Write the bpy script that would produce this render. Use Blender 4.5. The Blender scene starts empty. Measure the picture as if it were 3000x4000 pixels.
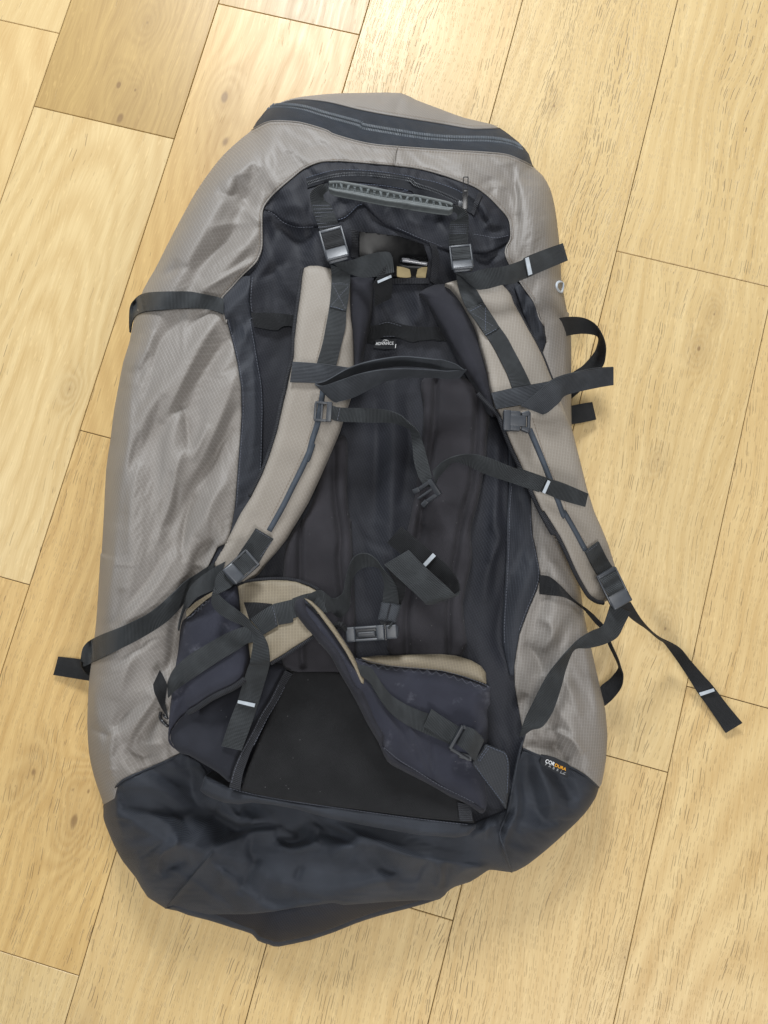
import bpy, bmesh, math, random
import numpy as np
from mathutils import Vector, Matrix
random.seed(4); rng = np.random.default_rng(7)
SC = bpy.context.scene
COL = SC.collection
# ------------------------------------------------------------------ camera
FPX, PITCH, ROLL, CAMH = 2900., 0.131845, -0.254716, 1.0
_c, _s = math.cos(PITCH), math.sin(PITCH); _cr, _sr = math.cos(ROLL), math.sin(ROLL)
RC = np.array([[1, 0, 0], [0, _c, -_s], [0, _s, _c]]) @ np.array([[_cr, -_sr, 0], [_sr, _cr, 0], [0, 0, 1]])
cam = bpy.data.cameras.new('camera'); co = bpy.data.objects.new('camera', cam); COL.objects.link(co)
m4 = Matrix.Identity(4)
for i in range(3):
    for j in range(3): m4[i][j] = RC[i, j]
m4[2][3] = CAMH
co.matrix_world = m4
cam.sensor_fit = 'HORIZONTAL'; cam.sensor_width = 36; cam.lens = 36 * FPX / 3000; cam.clip_start = .02; cam.clip_end = 60
SC.camera = co
SC.render.resolution_x, SC.render.resolution_y = 768, 1024
# ------------------------------------------------------------------ world and lamps (a room by day: soft window light)
w = bpy.data.worlds.new('World'); SC.world = w; w.use_nodes = True
bg = w.node_tree.nodes['Background']; bg.inputs[0].default_value = (.94, .97, 1.0, 1); bg.inputs[1].default_value = .15
def area(name, loc, tgt, sx, sy, power, col):
    l = bpy.data.lights.new(name, 'AREA'); l.shape = 'RECTANGLE'; l.size = sx; l.size_y = sy; l.energy = power; l.color = col
    o = bpy.data.objects.new(name, l); COL.objects.link(o); o.location = loc
    o.rotation_euler = (Vector(tgt) - Vector(loc)).to_track_quat('-Z', 'Y').to_euler(); return o
area('window_light', (.35, 2.5, 1.7), (0, 0, .05), .6, .6, 76, (.92, .96, 1))
area('side_window_light', (-2.0, .9, 1.6), (0, 0, .1), .8, .8, 12, (.82, .91, 1))
area('rear_window_light', (.3, -2.3, 1.7), (0, 0, .1), .9, .9, 36, (.95, .97, 1))
area('ceiling_bounce_fill', (.1, -.1, 2.6), (.1, -.1, 0), .8, .8, 24, (1, .99, .97))  # added overhead fill in place of light bounced off an unseen ceiling
SC.view_settings.view_transform = 'Standard'; SC.view_settings.look = 'None'; SC.view_settings.exposure = .06; SC.view_settings.gamma = 1
# ------------------------------------------------------------------ pixel -> place helpers
def unproj(px, py, z):
    px, py, z = np.broadcast_arrays(np.asarray(px, float), np.asarray(py, float), np.asarray(z, float))
    d = np.stack([px - 1500, -(py - 2000), np.full(px.shape, -FPX)], -1) @ RC.T
    t = (CAMH - z) / -d[..., 2]
    return np.array([0, 0, CAMH]) + d * t[..., None]
ZW = {'A': (400, 300, 1000), 'B': (1300, 300, 1000), 'C': (300, 1200, 1000), 'D': (1200, 1200, 1000), 'E': (1900, 1000, 1000), 'F': (200, 2100, 1000), 'G': (1000, 2000, 1000), 'H': (1900, 2000, 1000), 'I': (300, 2800, 1000), 'J': (1200, 2700, 1200), 'K': (1000, 600, 600), 'M': (1550, 600, 600), 'N': (1100, 1000, 600), 'O': (1600, 1000, 600), 'P': (600, 2150, 600), 'Q': (1150, 2050, 700), 'R': (550, 2600, 600), 'T': (1500, 2600, 700), 'S': (0, 0, 1659)}
def P(txt):
    """'A 1 2 3 4 B 5 6' : survey points, each letter a sheet of the survey -> (n,2)"""
    out, k, cur, buf = [], 1, 'S', []
    for t in txt.split():
        if t in ZW: cur = t
        else:
            buf.append(float(t))
            if len(buf) == 2:
                x0, y0, s = ZW[cur]; out.append((x0 + buf[0] * s / 1659, y0 + buf[1] * s / 1659)); buf = []
    return np.array(out)
def catmull(pts, n, closed=False):
    p = np.asarray(pts, float)
    if len(p) < 3 and not closed:
        t = np.linspace(0, 1, n + 1)[:, None]; return p[0] * (1 - t) + p[-1] * t
    q = np.vstack([p[-1], p, p[0], p[1]]) if closed else np.vstack([2 * p[0] - p[1], p, 2 * p[-1] - p[-2]])
    out = []
    for i in range(len(q) - 3):
        a, b, c, d = q[i:i + 4]
        t = (np.arange(n) / n)[:, None]
        out.append(.5 * (2 * b + (c - a) * t + (2 * a - 5 * b + 4 * c - d) * t * t + (3 * b - a - 3 * c + d) * t ** 3))
    out = np.vstack(out)
    return out if closed else np.vstack([out, p[-1]])
def resample(pts, step):
    p = np.asarray(pts, float); L = np.r_[0, np.cumsum(np.linalg.norm(np.diff(p[:, :2], axis=0), axis=1))]
    n = max(2, int(L[-1] / step) + 1); s = np.linspace(0, L[-1], n)
    return np.stack([np.interp(s, L, p[:, k]) for k in range(p.shape[1])], 1)
def segdist(px, py, poly, closed):
    """distance to polyline, side sign, arclength fraction"""
    p = np.asarray(poly, float); q = np.roll(p, -1, 0) if closed else p[1:]
    a = p if closed else p[:-1]
    best = np.full(px.shape, 1e18); side = np.zeros(px.shape); arc = np.zeros(px.shape); s0 = 0.
    for (ax, ay), (bx, by) in zip(a, q):
        dx, dy = bx - ax, by - ay; l2 = dx * dx + dy * dy + 1e-9
        t = np.clip(((px - ax) * dx + (py - ay) * dy) / l2, 0, 1)
        ex, ey = px - ax - t * dx, py - ay - t * dy; d2 = ex * ex + ey * ey
        mk = d2 < best
        best = np.where(mk, d2, best); side = np.where(mk, np.sign(dx * ey - dy * ex), side); arc = np.where(mk, s0 + t * math.sqrt(l2), arc)
        s0 += math.sqrt(l2)
    return np.sqrt(best), side, arc / max(s0, 1e-9)
def inside(px, py, poly):
    p = np.asarray(poly, float); r = np.zeros(px.shape, bool); j = len(p) - 1
    for i in range(len(p)):
        xi, yi = p[i]; xj, yj = p[j]
        if yi != yj: r ^= ((yi > py) != (yj > py)) & (px < (xj - xi) * (py - yi) / (yj - yi) + xi)
        j = i
    return r
def sdist(px, py, poly):
    d, _, _ = segdist(px, py, poly, True); return np.where(inside(px, py, poly), d, -d)
def rbf(c):
    c = np.asarray(c, float); X = c[:, :2] / 1000; n = len(c)
    D = np.linalg.norm(X[:, None] - X[None], axis=2); Aug = np.c_[np.ones(n), X] if n > 3 else np.ones((n, 1)); k = Aug.shape[1]
    M = np.zeros((n + k, n + k)); M[:n, :n] = D + 1e-9 * np.eye(n); M[:n, n:] = Aug; M[n:, :n] = Aug.T
    sol = np.linalg.lstsq(M, np.r_[c[:, 2] / 1000, np.zeros(k)], rcond=None)[0]
    def f(px, py):
        x = np.asarray(px, float) / 1000; y = np.asarray(py, float) / 1000; r = sol[n] + 0 * x
        if k == 3: r = r + sol[n + 1] * x + sol[n + 2] * y
        for i in range(n): r = r + sol[i] * np.hypot(x - X[i, 0], y - X[i, 1])
        return r
    return f
def vnoise(x, y, seed):
    xi = np.floor(x).astype(int); yi = np.floor(y).astype(int); fx = x - xi; fy = y - yi
    fx = fx * fx * (3 - 2 * fx); fy = fy * fy * (3 - 2 * fy)
    def h(a, b):
        v = np.sin(a * 127.1 + b * 311.7 + seed * 74.7) * 43758.5453; return v - np.floor(v)
    return (h(xi, yi) * (1 - fx) + h(xi + 1, yi) * fx) * (1 - fy) + (h(xi, yi + 1) * (1 - fx) + h(xi + 1, yi + 1) * fx) * fy - .5
def s2l(*c):
    return tuple((v / 255 / 12.92 if v / 255 <= .04045 else ((v / 255 + .055) / 1.055) ** 2.4) for v in c) + (1,)
# ------------------------------------------------------------------ material helpers
class NT:
    def __init__(s, name):
        s.m = bpy.data.materials.new(name); s.m.use_nodes = True; s.t = s.m.node_tree
        s.b = s.t.nodes['Principled BSDF']
    def n(s, ty, **kw):
        o = s.t.nodes.new(ty)
        for k, v in kw.items(): setattr(o, k, v)
        return o
    def put(s, sock, v):
        if hasattr(v, 'links') or isinstance(v, bpy.types.NodeSocket): s.t.links.new(v, sock)
        else: sock.default_value = v
    def math(s, op, a, b=None, c=None, clamp=False):
        o = s.n('ShaderNodeMath', operation=op); o.use_clamp = clamp
        for i, v in enumerate((a, b, c)):
            if v is not None: s.put(o.inputs[i], v)
        return o.outputs[0]
    def mix(s, f, a, b, mode='MIX'):
        o = s.n('ShaderNodeMix', data_type='RGBA', blend_type=mode)
        s.put(o.inputs[0], f); s.put(o.inputs[6], a); s.put(o.inputs[7], b); return o.outputs[2]
    def ramp(s, v, lo, hi, a=0., b=1., smooth=True):
        o = s.n('ShaderNodeMapRange'); o.interpolation_type = 'SMOOTHSTEP' if smooth else 'LINEAR'
        s.put(o.inputs[0], v); s.put(o.inputs[1], lo); s.put(o.inputs[2], hi); s.put(o.inputs[3], a); s.put(o.inputs[4], b); return o.outputs[0]
    def noise(s, vec, scale, detail=3., rough=.5, dist=0.):
        o = s.n('ShaderNodeTexNoise'); s.put(o.inputs['Vector'], vec); o.inputs['Scale'].default_value = scale
        o.inputs['Detail'].default_value = detail; o.inputs['Roughness'].default_value = rough; o.inputs['Distortion'].default_value = dist
        return o.outputs['Fac']
    def uv(s):
        o = s.n('ShaderNodeUVMap'); x = s.n('ShaderNodeSeparateXYZ'); s.t.links.new(o.outputs[0], x.inputs[0]); return o.outputs[0], x.outputs[0], x.outputs[1]
    def vec(s, x, y, z=0.):
        o = s.n('ShaderNodeCombineXYZ'); s.put(o.inputs[0], x); s.put(o.inputs[1], y); s.put(o.inputs[2], z); return o.outputs[0]
    def bump(s, h, dist, strength=1.):
        o = s.n('ShaderNodeBump'); o.inputs['Distance'].default_value = dist; o.inputs['Strength'].default_value = strength
        s.put(o.inputs['Height'], h); s.t.links.new(o.outputs[0], s.b.inputs['Normal'])
    def end(s, col, rough, spec=.5, sheen=0.):
        s.put(s.b.inputs['Base Color'], col); s.put(s.b.inputs['Roughness'], rough); s.b.inputs['Specular IOR Level'].default_value = spec
        if sheen: s.b.inputs['Sheen Weight'].default_value = sheen; s.b.inputs['Sheen Roughness'].default_value = .45
        return s.m
def ripstop(name, base, line, cell=.0037, lw=.16, rough=.5, spec=.5, amt=.55, dirt=.12):
    n = NT(name); uvv, u, v = n.uv()
    d = n.noise(uvv, 60., 2.)
    uu = n.math('ADD', u, n.math('MULTIPLY', n.math('SUBTRACT', d, .5), .0012))
    def ln(x): return n.ramp(n.math('ABSOLUTE', n.math('SUBTRACT', n.math('FRACT', n.math('DIVIDE', x, cell)), .5)), .5 - lw, .5 - lw * .35)
    g = n.math('MAXIMUM', ln(uu), n.math('MULTIPLY', ln(v), .55))
    weave = n.math('MULTIPLY', n.math('SINE', n.math('MULTIPLY', u, 9000.)), n.math('SINE', n.math('MULTIPLY', v, 9000.)))
    big = n.ramp(n.noise(uvv, 14., 4.), .3, .75)
    c = n.mix(n.math('MULTIPLY', big, dirt), base, tuple(x * .62 for x in base[:3]) + (1,))
    brk = n.ramp(n.noise(uvv, 900., 1.), .35, .65, .45, 1.)
    c = n.mix(n.math('MULTIPLY', n.math('MULTIPLY', g, amt), brk), c, line)
    n.bump(n.math('ADD', n.math('MULTIPLY', g, 1.), n.math('MULTIPLY', weave, .15)), .00025, .5)
    return n.end(c, n.math('ADD', rough, n.math('MULTIPLY', big, .1)), spec)
def webbing(name, base, hi, pitch=.0016, lengthwise=False, rough=.62):
    n = NT(name); uvv, u, v = n.uv()
    if lengthwise: u, v = v, u
    rib = n.math('SINE', n.math('MULTIPLY', u, 2 * math.pi / pitch))
    ck = n.math('SINE', n.math('MULTIPLY', v, 2 * math.pi / (pitch * 1.05)))
    h = n.math('ADD', n.math('MULTIPLY', rib, .7), n.math('MULTIPLY', n.math('MULTIPLY', rib, ck), .3))
    f = n.ramp(h, -.6, .9)
    big = n.noise(uvv, 45., 3.)
    c = n.mix(f, base, hi); c = n.mix(n.ramp(big, .4, .75, 0., .22), c, tuple(x * 1.6 for x in hi[:3]) + (1,))
    n.bump(h, .00035, .9)
    return n.end(c, rough, .2, .04)
def knit(name, base, hi, scale=.0011, diag=.7, lint=0., rough=.85, wear=0.):
    n = NT(name); uvv, u, v = n.uv()
    a = n.math('SINE', n.math('MULTIPLY', n.math('ADD', u, n.math('MULTIPLY', v, diag)), 2 * math.pi / scale))
    b = n.math('SINE', n.math('MULTIPLY', n.math('SUBTRACT', v, n.math('MULTIPLY', u, diag * .3)), 2 * math.pi / (scale * 1.3)))
    h = n.math('MULTIPLY', n.math('ADD', a, n.math('MULTIPLY', b, .6)), .6)
    big = n.ramp(n.noise(uvv, 25., 4.), .3, .75)
    c = n.mix(n.math('MULTIPLY', n.ramp(h, -.5, 1.), .8), base, hi)
    c = n.mix(n.math('MULTIPLY', big, .25), c, tuple(x * 1.5 for x in hi[:3]) + (1,))
    if wear: c = n.mix(n.math('MULTIPLY', n.ramp(n.noise(uvv, 38., 6., .65), .56, .8), wear), c, s2l(150, 150, 160))
    if lint:
        vo = n.n('ShaderNodeTexVoronoi'); n.put(vo.inputs['Vector'], uvv); vo.inputs['Scale'].default_value = 160.
        sep = n.n('ShaderNodeSeparateColor'); n.t.links.new(vo.outputs['Color'], sep.inputs[0])
        dot = n.math('MULTIPLY', n.math('LESS_THAN', vo.outputs['Distance'], .09), n.math('GREATER_THAN', sep.outputs[0], 1 - lint))
        c = n.mix(n.math('MULTIPLY', dot, .3), c, s2l(150, 150, 150))
    n.bump(h, .00025, .8)
    return n.end(c, rough, .28 if rough < .6 else .14, .05)
def plain(name, col, rough=.45, spec=.5, nz=0., bumpd=0.):
    n = NT(name); tc = n.n('ShaderNodeTexCoord')
    f = n.noise(tc.outputs['Object'], 90., 5., .6)
    c = n.mix(n.math('MULTIPLY', n.ramp(f, .35, .75), .35), col, tuple(min(1, x * 1.7 + .01) for x in col[:3]) + (1,))
    if bumpd: n.bump(n.noise(tc.outputs['Object'], 900., 2.), bumpd, .6)
    return n.end(c, n.math('ADD', rough, n.math('MULTIPLY', f, .15)), spec)
M = {}
M['grey'] = ripstop('taupe_grey_ripstop', s2l(127, 121, 115), s2l(181, 178, 173), rough=.48, spec=.42, amt=.3)
M['taupe'] = ripstop('light_taupe_ripstop', s2l(140, 132, 122), s2l(186, 180, 171), rough=.5, cell=.0036, amt=.26)
M['belt'] = ripstop('sand_taupe_ripstop', s2l(126, 115, 96), s2l(162, 151, 128), rough=.5, cell=.0034, amt=.45)
M['black'] = ripstop('black_ripstop', s2l(32, 33, 39), s2l(62, 65, 73), rough=.6, spec=.28, cell=.0031, amt=.4, dirt=.3)
M['trim'] = ripstop('navy_ripstop_trim', s2l(42, 44, 50), s2l(64, 69, 78), rough=.6, spec=.3, cell=.003, amt=.4)
M['tab'] = ripstop('charcoal_ripstop', s2l(42, 44, 48), s2l(74, 77, 82), rough=.6, spec=.3, cell=.0031, amt=.5)
M['web'] = webbing('charcoal_webbing', s2l(28, 29, 30), s2l(66, 69, 71))
M['webblack'] = webbing('black_webbing', s2l(19, 19, 20), s2l(42, 43, 45))
M['elastic'] = webbing('ribbed_elastic', s2l(38, 40, 43), s2l(74, 77, 82), pitch=.0016, lengthwise=True, rough=.7)
M['foam'] = knit('dark_mesh_foam', s2l(37, 37, 42), s2l(56, 56, 62), lint=.12)
M['pad'] = knit('black_spacer_mesh', s2l(40, 39, 42), s2l(64, 62, 66), lint=.1)
M['lumbar'] = knit('black_grip_mesh', s2l(27, 27, 28), s2l(45, 45, 46), lint=.1)
M['lining'] = knit('dark_woven_lining', s2l(33, 34, 39), s2l(54, 55, 62), lint=.2)
M['softshell'] = knit('navy_softshell', s2l(47, 48, 57), s2l(60, 61, 71), scale=.0007, lint=.08, wear=.35, rough=.75)
M['boot'] = knit('navy_grey_coarse_nylon', s2l(31, 33, 38), s2l(58, 62, 70), scale=.0013, rough=.59)
M['bind'] = webbing('black_binding_tape', s2l(28, 28, 31), s2l(52, 53, 57), pitch=.002)
M['ztape'] = webbing('blue_black_zipper_tape', s2l(38, 42, 48), s2l(54, 59, 67), pitch=.0012)
M['ztape2'] = webbing('black_zipper_tape', s2l(28, 29, 33), s2l(44, 46, 51), pitch=.0012)
M['zteeth'] = plain('grey_nylon_coil', s2l(98, 104, 110), .45)
M['zteethdark'] = plain('dark_nylon_coil', s2l(62, 64, 68), .45)
M['plastic'] = plain('charcoal_plastic', s2l(40, 42, 46), .36, .5, bumpd=.0001)
M['buckle'] = plain('worn_grey_plastic', s2l(52, 55, 60), .33, .55, bumpd=.0001)
M['rubber'] = plain('grey_rubber', s2l(98, 102, 102), .6, .35, bumpd=.0001)
M['strut'] = plain('grey_rubber_lattice', s2l(92, 97, 98), .6, .3)
M['rubberdark'] = plain('dark_rubber', s2l(70, 74, 74), .7, .3)
M['gloss'] = plain('gloss_black_metal', s2l(24, 24, 26), .2, .6)
M['white'] = plain('white_thread', s2l(176, 182, 188), .8, .2)
M['bluethread'] = plain('blue_grey_thread', s2l(86, 92, 106), .8, .2)
M['darkthread'] = plain('grey_thread', s2l(86, 88, 96), .8, .2)
M['taupethread'] = plain('taupe_thread', s2l(118, 106, 94), .8, .2)
M['label'] = plain('black_woven_label', s2l(30, 31, 34), .7, .3)
M['print'] = plain('white_print', s2l(222, 222, 222), .7, .2)
M['printdim'] = plain('dim_white_print', s2l(150, 150, 150), .7, .2)
M['orange'] = plain('orange_print', s2l(226, 156, 42), .7, .2)
M['pane_reflection'] = plain('painted_pane_reflection', s2l(150, 134, 98), .6, .3)  # beige of the room reflected in the window, given as plain colour
M['vinyl'] = plain('glossy_black_vinyl', s2l(11, 11, 12), .16, .12)
M['vinylglint'] = plain('vinyl_fold_highlight', s2l(120, 120, 124), .06, 1.)  # pale base paints in the glint on the vinyl folds
M['lip'] = plain('highlit_grey_plastic', s2l(60, 63, 68), .3, .6, bumpd=.0001)  # lighter than the buckle frames: highlight on the lips put into the colour
M['cord'] = plain('slate_cord', s2l(56, 63, 72), .55, .4)
M['cordgrey'] = M['grey']
# ------------------------------------------------------------------ object helpers
def link(o, parent=None):
    COL.objects.link(o)
    if parent is not None:
        o.parent = parent
        if parent.name in ('backpack', 'floor'): o.matrix_parent_inverse = Matrix.Translation(-parent.location)
    return o
def mesh_np(name, V, F, mat, parent=None, uv=None, smooth=True, kind=None, label=None):
    """V (n,3), F list of arrays (m,3) or (m,4); uv per vertex"""
    me = bpy.data.meshes.new(name); F = [f for f in F if len(f)]
    me.vertices.add(len(V)); me.vertices.foreach_set('co', np.asarray(V, np.float32).ravel())
    li = np.concatenate([np.asarray(f).ravel() for f in F]).astype(np.int32)
    tot = np.concatenate([np.full(len(f), f.shape[1]) for f in F]).astype(np.int32)
    st = np.r_[0, np.cumsum(tot)[:-1]].astype(np.int32)
    me.loops.add(len(li)); me.loops.foreach_set('vertex_index', li)
    me.polygons.add(len(tot)); me.polygons.foreach_set('loop_start', st); me.polygons.foreach_set('loop_total', tot)
    me.update(calc_edges=True); me.validate()
    if uv is not None and len(me.loops) == len(li):
        l = me.uv_layers.new(name='UVMap'); l.data.foreach_set('uv', np.asarray(uv, np.float32)[li].ravel())
    me.polygons.foreach_set('use_smooth', np.full(len(me.polygons), smooth))
    me.materials.append(mat)
    o = bpy.data.objects.new(name, me); link(o, parent)
    if kind: o['kind'] = kind
    if label: o['label'] = label
    return o
def tri_region(poly, step):
    """march a triangle grid over the polygon: (pts, tris)"""
    poly = np.asarray(poly, float)
    x0, y0 = poly.min(0) - step * 1.5; x1, y1 = poly.max(0) + step * 1.5
    nx = int((x1 - x0) / step) + 2; ny = int((y1 - y0) / step) + 2
    gx, gy = np.meshgrid(x0 + np.arange(nx) * step, y0 + np.arange(ny) * step)
    sd = sdist(gx, gy, poly); sd = np.where(np.abs(sd) < step * .04, step * .04, sd)
    idx = np.arange(nx * ny).reshape(ny, nx)
    a, b, c, d = idx[:-1, :-1].ravel(), idx[:-1, 1:].ravel(), idx[1:, 1:].ravel(), idx[1:, :-1].ravel()
    par = (np.add.outer(np.arange(ny - 1), np.arange(nx - 1)) % 2 == 0).ravel()
    T = np.vstack([np.where(par[:, None], np.c_[a, b, c], np.c_[a, b, d]), np.where(par[:, None], np.c_[a, c, d], np.c_[b, c, d])])
    X, Y, S = gx.ravel(), gy.ravel(), sd.ravel()
    ins = S[T] > 0; k = ins.sum(1)
    full = T[k == 3]; tris = [full]; N0 = nx * ny; NN = N0
    newpts = []; edges = {}
    e_list = []
    def cut(i, j):  # arrays of crossing edges -> key
        lo = np.minimum(i, j); hi = np.maximum(i, j); return lo.astype(np.int64) * N0 + hi
    keys = []
    parts = []
    for kk in (1, 2):
        t = T[k == kk]; f = ins[k == kk]
        if not len(t): continue
        target = f if kk == 1 else ~f
        r = target.argmax(1); o = np.arange(len(t))
        p0 = t[o, r]; p1 = t[o, (r + 1) % 3]; p2 = t[o, (r + 2) % 3]
        parts.append((kk, p0, p1, p2, cut(p0, p1), cut(p0, p2)))
    if parts:
        allk = np.concatenate([np.r_[q[4], q[5]] for q in parts]); uq, inv = np.unique(allk, return_inverse=True)
        i = uq // N0; j = uq % N0; t = S[i] / (S[i] - S[j]); cx = X[i] + (X[j] - X[i]) * t; cy = Y[i] + (Y[j] - Y[i]) * t
        pos = 0
        for kk, p0, p1, p2, k1, k2 in parts:
            n = len(p0); c1 = N0 + inv[pos:pos + n]; c2 = N0 + inv[pos + n:pos + 2 * n]; pos += 2 * n
            if kk == 1: tris.append(np.c_[p0, c1, c2])
            else: tris.append(np.c_[c1, p1, p2]); tris.append(np.c_[c1, p2, c2])
        X = np.r_[X, cx]; Y = np.r_[Y, cy]; S = np.r_[S, np.zeros(len(cx))]
    T = np.vstack(tris); used, inv = np.unique(T.ravel(), return_inverse=True); T = inv.reshape(-1, 3)
    x, y = X[used], Y[used]; s = np.maximum(S[used], 0)
    ar = (x[T[:, 1]] - x[T[:, 0]]) * (y[T[:, 2]] - y[T[:, 0]]) - (x[T[:, 2]] - x[T[:, 0]]) * (y[T[:, 1]] - y[T[:, 0]])
    T = np.where((ar > 0)[:, None], T[:, ::-1], T)   # image y runs down: clockwise here is upward in the world
    return x, y, s, T
def boundary(T):
    e = np.vstack([T[:, [0, 1]], T[:, [1, 2]], T[:, [2, 0]]]); key = np.sort(e, 1); k = key[:, 0].astype(np.int64) * (e.max() + 1) + key[:, 1]
    u, inv, cnt = np.unique(k, return_inverse=True, return_counts=True); return e[cnt[inv] == 1]
def panel(name, mat, poly, zf, parent, step=7., ang=0., thick=.0015, bottom=False, floor=False, uvz=(0., 0.), kind=None, label=None, smooth_poly=0):
    """a cloth or pad piece: outline in survey pixels, upper surface zf(px,py,dist_to_edge) in metres, edge turned down by `thick` (or down to the floor)"""
    if smooth_poly: poly = catmull(poly, smooth_poly, True)
    x, y, s, T = tri_region(poly, step)
    z = zf(x, y, s); V = unproj(x, y, z); n = len(V)
    E = boundary(T); bv = np.unique(E.ravel()); F = [T]; rows = [V]
    mp = np.full(n, -1); mp[bv] = np.arange(len(bv))
    px, py = np.asarray(poly).T; eps = 2.
    if floor:
        # where the edge lies on the bag's outline it rolls under to the floor; elsewhere it just turns down a little
        X, Y = x[bv], y[bv]; eo = 8.; dO = sdist(X, Y, OUT); near = np.clip((26 - dO) / 12, 0, 1)
        cx = sdist(X + eo, Y, OUT) - sdist(X - eo, Y, OUT); cy = sdist(X, Y + eo, OUT) - sdist(X, Y - eo, OUT)
        nn = np.hypot(cx, cy) + 1e-6; cx /= nn; cy /= nn
        prev = bv; off = n
        for t in (.25, .5, .75, 1.):
            zz = np.where(near > .5, z[bv] * (1 - t) + .001 * t, z[bv] - .016 * t); sh = 50 * t ** 2 * (near > .5)
            rows.append(unproj(X + cx * sh, Y + cy * sh, zz)); cur = off + np.arange(len(bv))
            F.append(np.c_[prev[mp[E[:, 1]]], prev[mp[E[:, 0]]], cur[mp[E[:, 0]]], cur[mp[E[:, 1]]]]); prev = cur; off += len(bv)
    elif thick:
        R = V[bv].copy(); R[:, 2] -= thick; rows.append(R); cur = n + np.arange(len(bv))
        F.append(np.c_[E[:, 1], E[:, 0], cur[mp[E[:, 0]]], cur[mp[E[:, 1]]]])
        if bottom:
            B = V.copy(); B[:, 2] = np.minimum(B[:, 2] - thick, V[:, 2] - thick); off = n + len(bv); rows.append(B); F.append(T[:, ::-1] + off)
    VV = np.vstack(rows)
    ca, sa = math.cos(math.radians(ang)), math.sin(math.radians(ang))
    uv = np.c_[VV[:, 0] * ca + VV[:, 1] * sa + uvz[0] * VV[:, 2], -VV[:, 0] * sa + VV[:, 1] * ca + uvz[1] * VV[:, 2]]
    return mesh_np(name, VV, F, mat, parent, uv, kind=kind, label=label)
def puff(r, h, p=.5):
    return lambda s: h * (np.sqrt(np.clip(1 - (1 - np.clip(s / r, 0, 1)) ** 2, 0, 1)) - 1)
def ribbon(name, mat, st, parent, z=None, base=None, thick=.0012, n=8, ac=4, arch=0., label=None, wave=0.):
    """webbing: st rows = (xl,yl,xr,yr,z_mm[,zr_mm]); heights in mm, or above `base` where given"""
    st = np.asarray(st, float)
    if st.shape[1] == 4: st = np.c_[st, np.full(len(st), z), np.full(len(st), z)]
    if st.shape[1] == 5: st = np.c_[st, st[:, 4]]
    c = catmull(st, n)
    zl, zr = c[:, 4] / 1000, c[:, 5] / 1000
    if base is not None: zl = zl + base(c[:, 0], c[:, 1]); zr = zr + base(c[:, 2], c[:, 3])
    L = unproj(c[:, 0], c[:, 1], zl); R = unproj(c[:, 2], c[:, 3], zr); Cc = (L + R) / 2
    if base is not None:
        mid = unproj((c[:, 0] + c[:, 2]) / 2, (c[:, 1] + c[:, 3]) / 2, base((c[:, 0] + c[:, 2]) / 2, (c[:, 1] + c[:, 3]) / 2) + (c[:, 4] + c[:, 5]) / 2000)
    else: mid = Cc
    t = np.gradient(Cc, axis=0); ax = R - L
    N = np.cross(ax, t); N /= np.linalg.norm(N, axis=1)[:, None] + 1e-12
    if N[:, 2].sum() < 0: N = -N
    # keep the normal continuous
    for i in range(1, len(N)):
        if N[i] @ N[i - 1] < -.2: N[i] = -N[i]
    s = np.r_[0, np.cumsum(np.linalg.norm(np.diff(Cc, axis=0), axis=1))]; wd = np.linalg.norm(ax, axis=1)
    wm = np.median(wd)
    top, bot, ut = [], [], []
    for j in range(ac + 1):
        f = j / ac; q = (1 - f) * (1 - 2 * f) * L + 4 * f * (1 - f) * mid + f * (2 * f - 1) * R
        e = thick / 2 * (1.15 if j in (0, ac) else 1.) ; k = arch * (1 - (2 * f - 1) ** 2)
        top.append(q + N * (e + k)); bot.append(q - N * (e - k)); ut.append(np.c_[s, np.full(len(s), (f - .5) * wm)])
    m = len(s); V = np.vstack(top + bot); uv = np.vstack(ut + ut); K = ac + 1; Q = []
    def strip(a, b): i = np.arange(m - 1); return np.c_[a * m + i, a * m + i + 1, b * m + i + 1, b * m + i]
    for j in range(ac): Q.append(strip(j + 1, j)); Q.append(strip(K + j, K + j + 1))
    Q.append(strip(0, K)); Q.append(strip(2 * K - 1, ac))
    for i in (0, m - 1):
        for j in range(ac):
            q = np.array([[j * m + i, (j + 1) * m + i, (K + j + 1) * m + i, (K + j) * m + i]]); Q.append(q if i == 0 else q[:, ::-1])
    o = mesh_np(name, V, Q, mat, parent, uv, label=label)
    bm = bmesh.new(); bm.from_mesh(o.data); bmesh.ops.recalc_face_normals(bm, faces=bm.faces)
    for e in bm.edges:
        if len(e.link_faces) == 2 and e.calc_face_angle(0) > 1.0: e.smooth = False
    bm.to_mesh(o.data); bm.free(); return o
def tube(name, mat, pts, r, parent, z=None, base=None, n=6, sides=8, flat=1., closed=False, smoothn=6):
    """pts (x,y[,z_mm]) ; r metres"""
    p = np.asarray(pts, float); p = catmull(p, smoothn, closed) if smoothn else p
    zz = (p[:, 2] / 1000 if p.shape[1] > 2 else (z or 0) / 1000) + (base(p[:, 0], p[:, 1]) if base is not None else 0)
    W = unproj(p[:, 0], p[:, 1], zz)
    return tube_w(name, mat, W, r, parent, sides, flat, closed)
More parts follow.
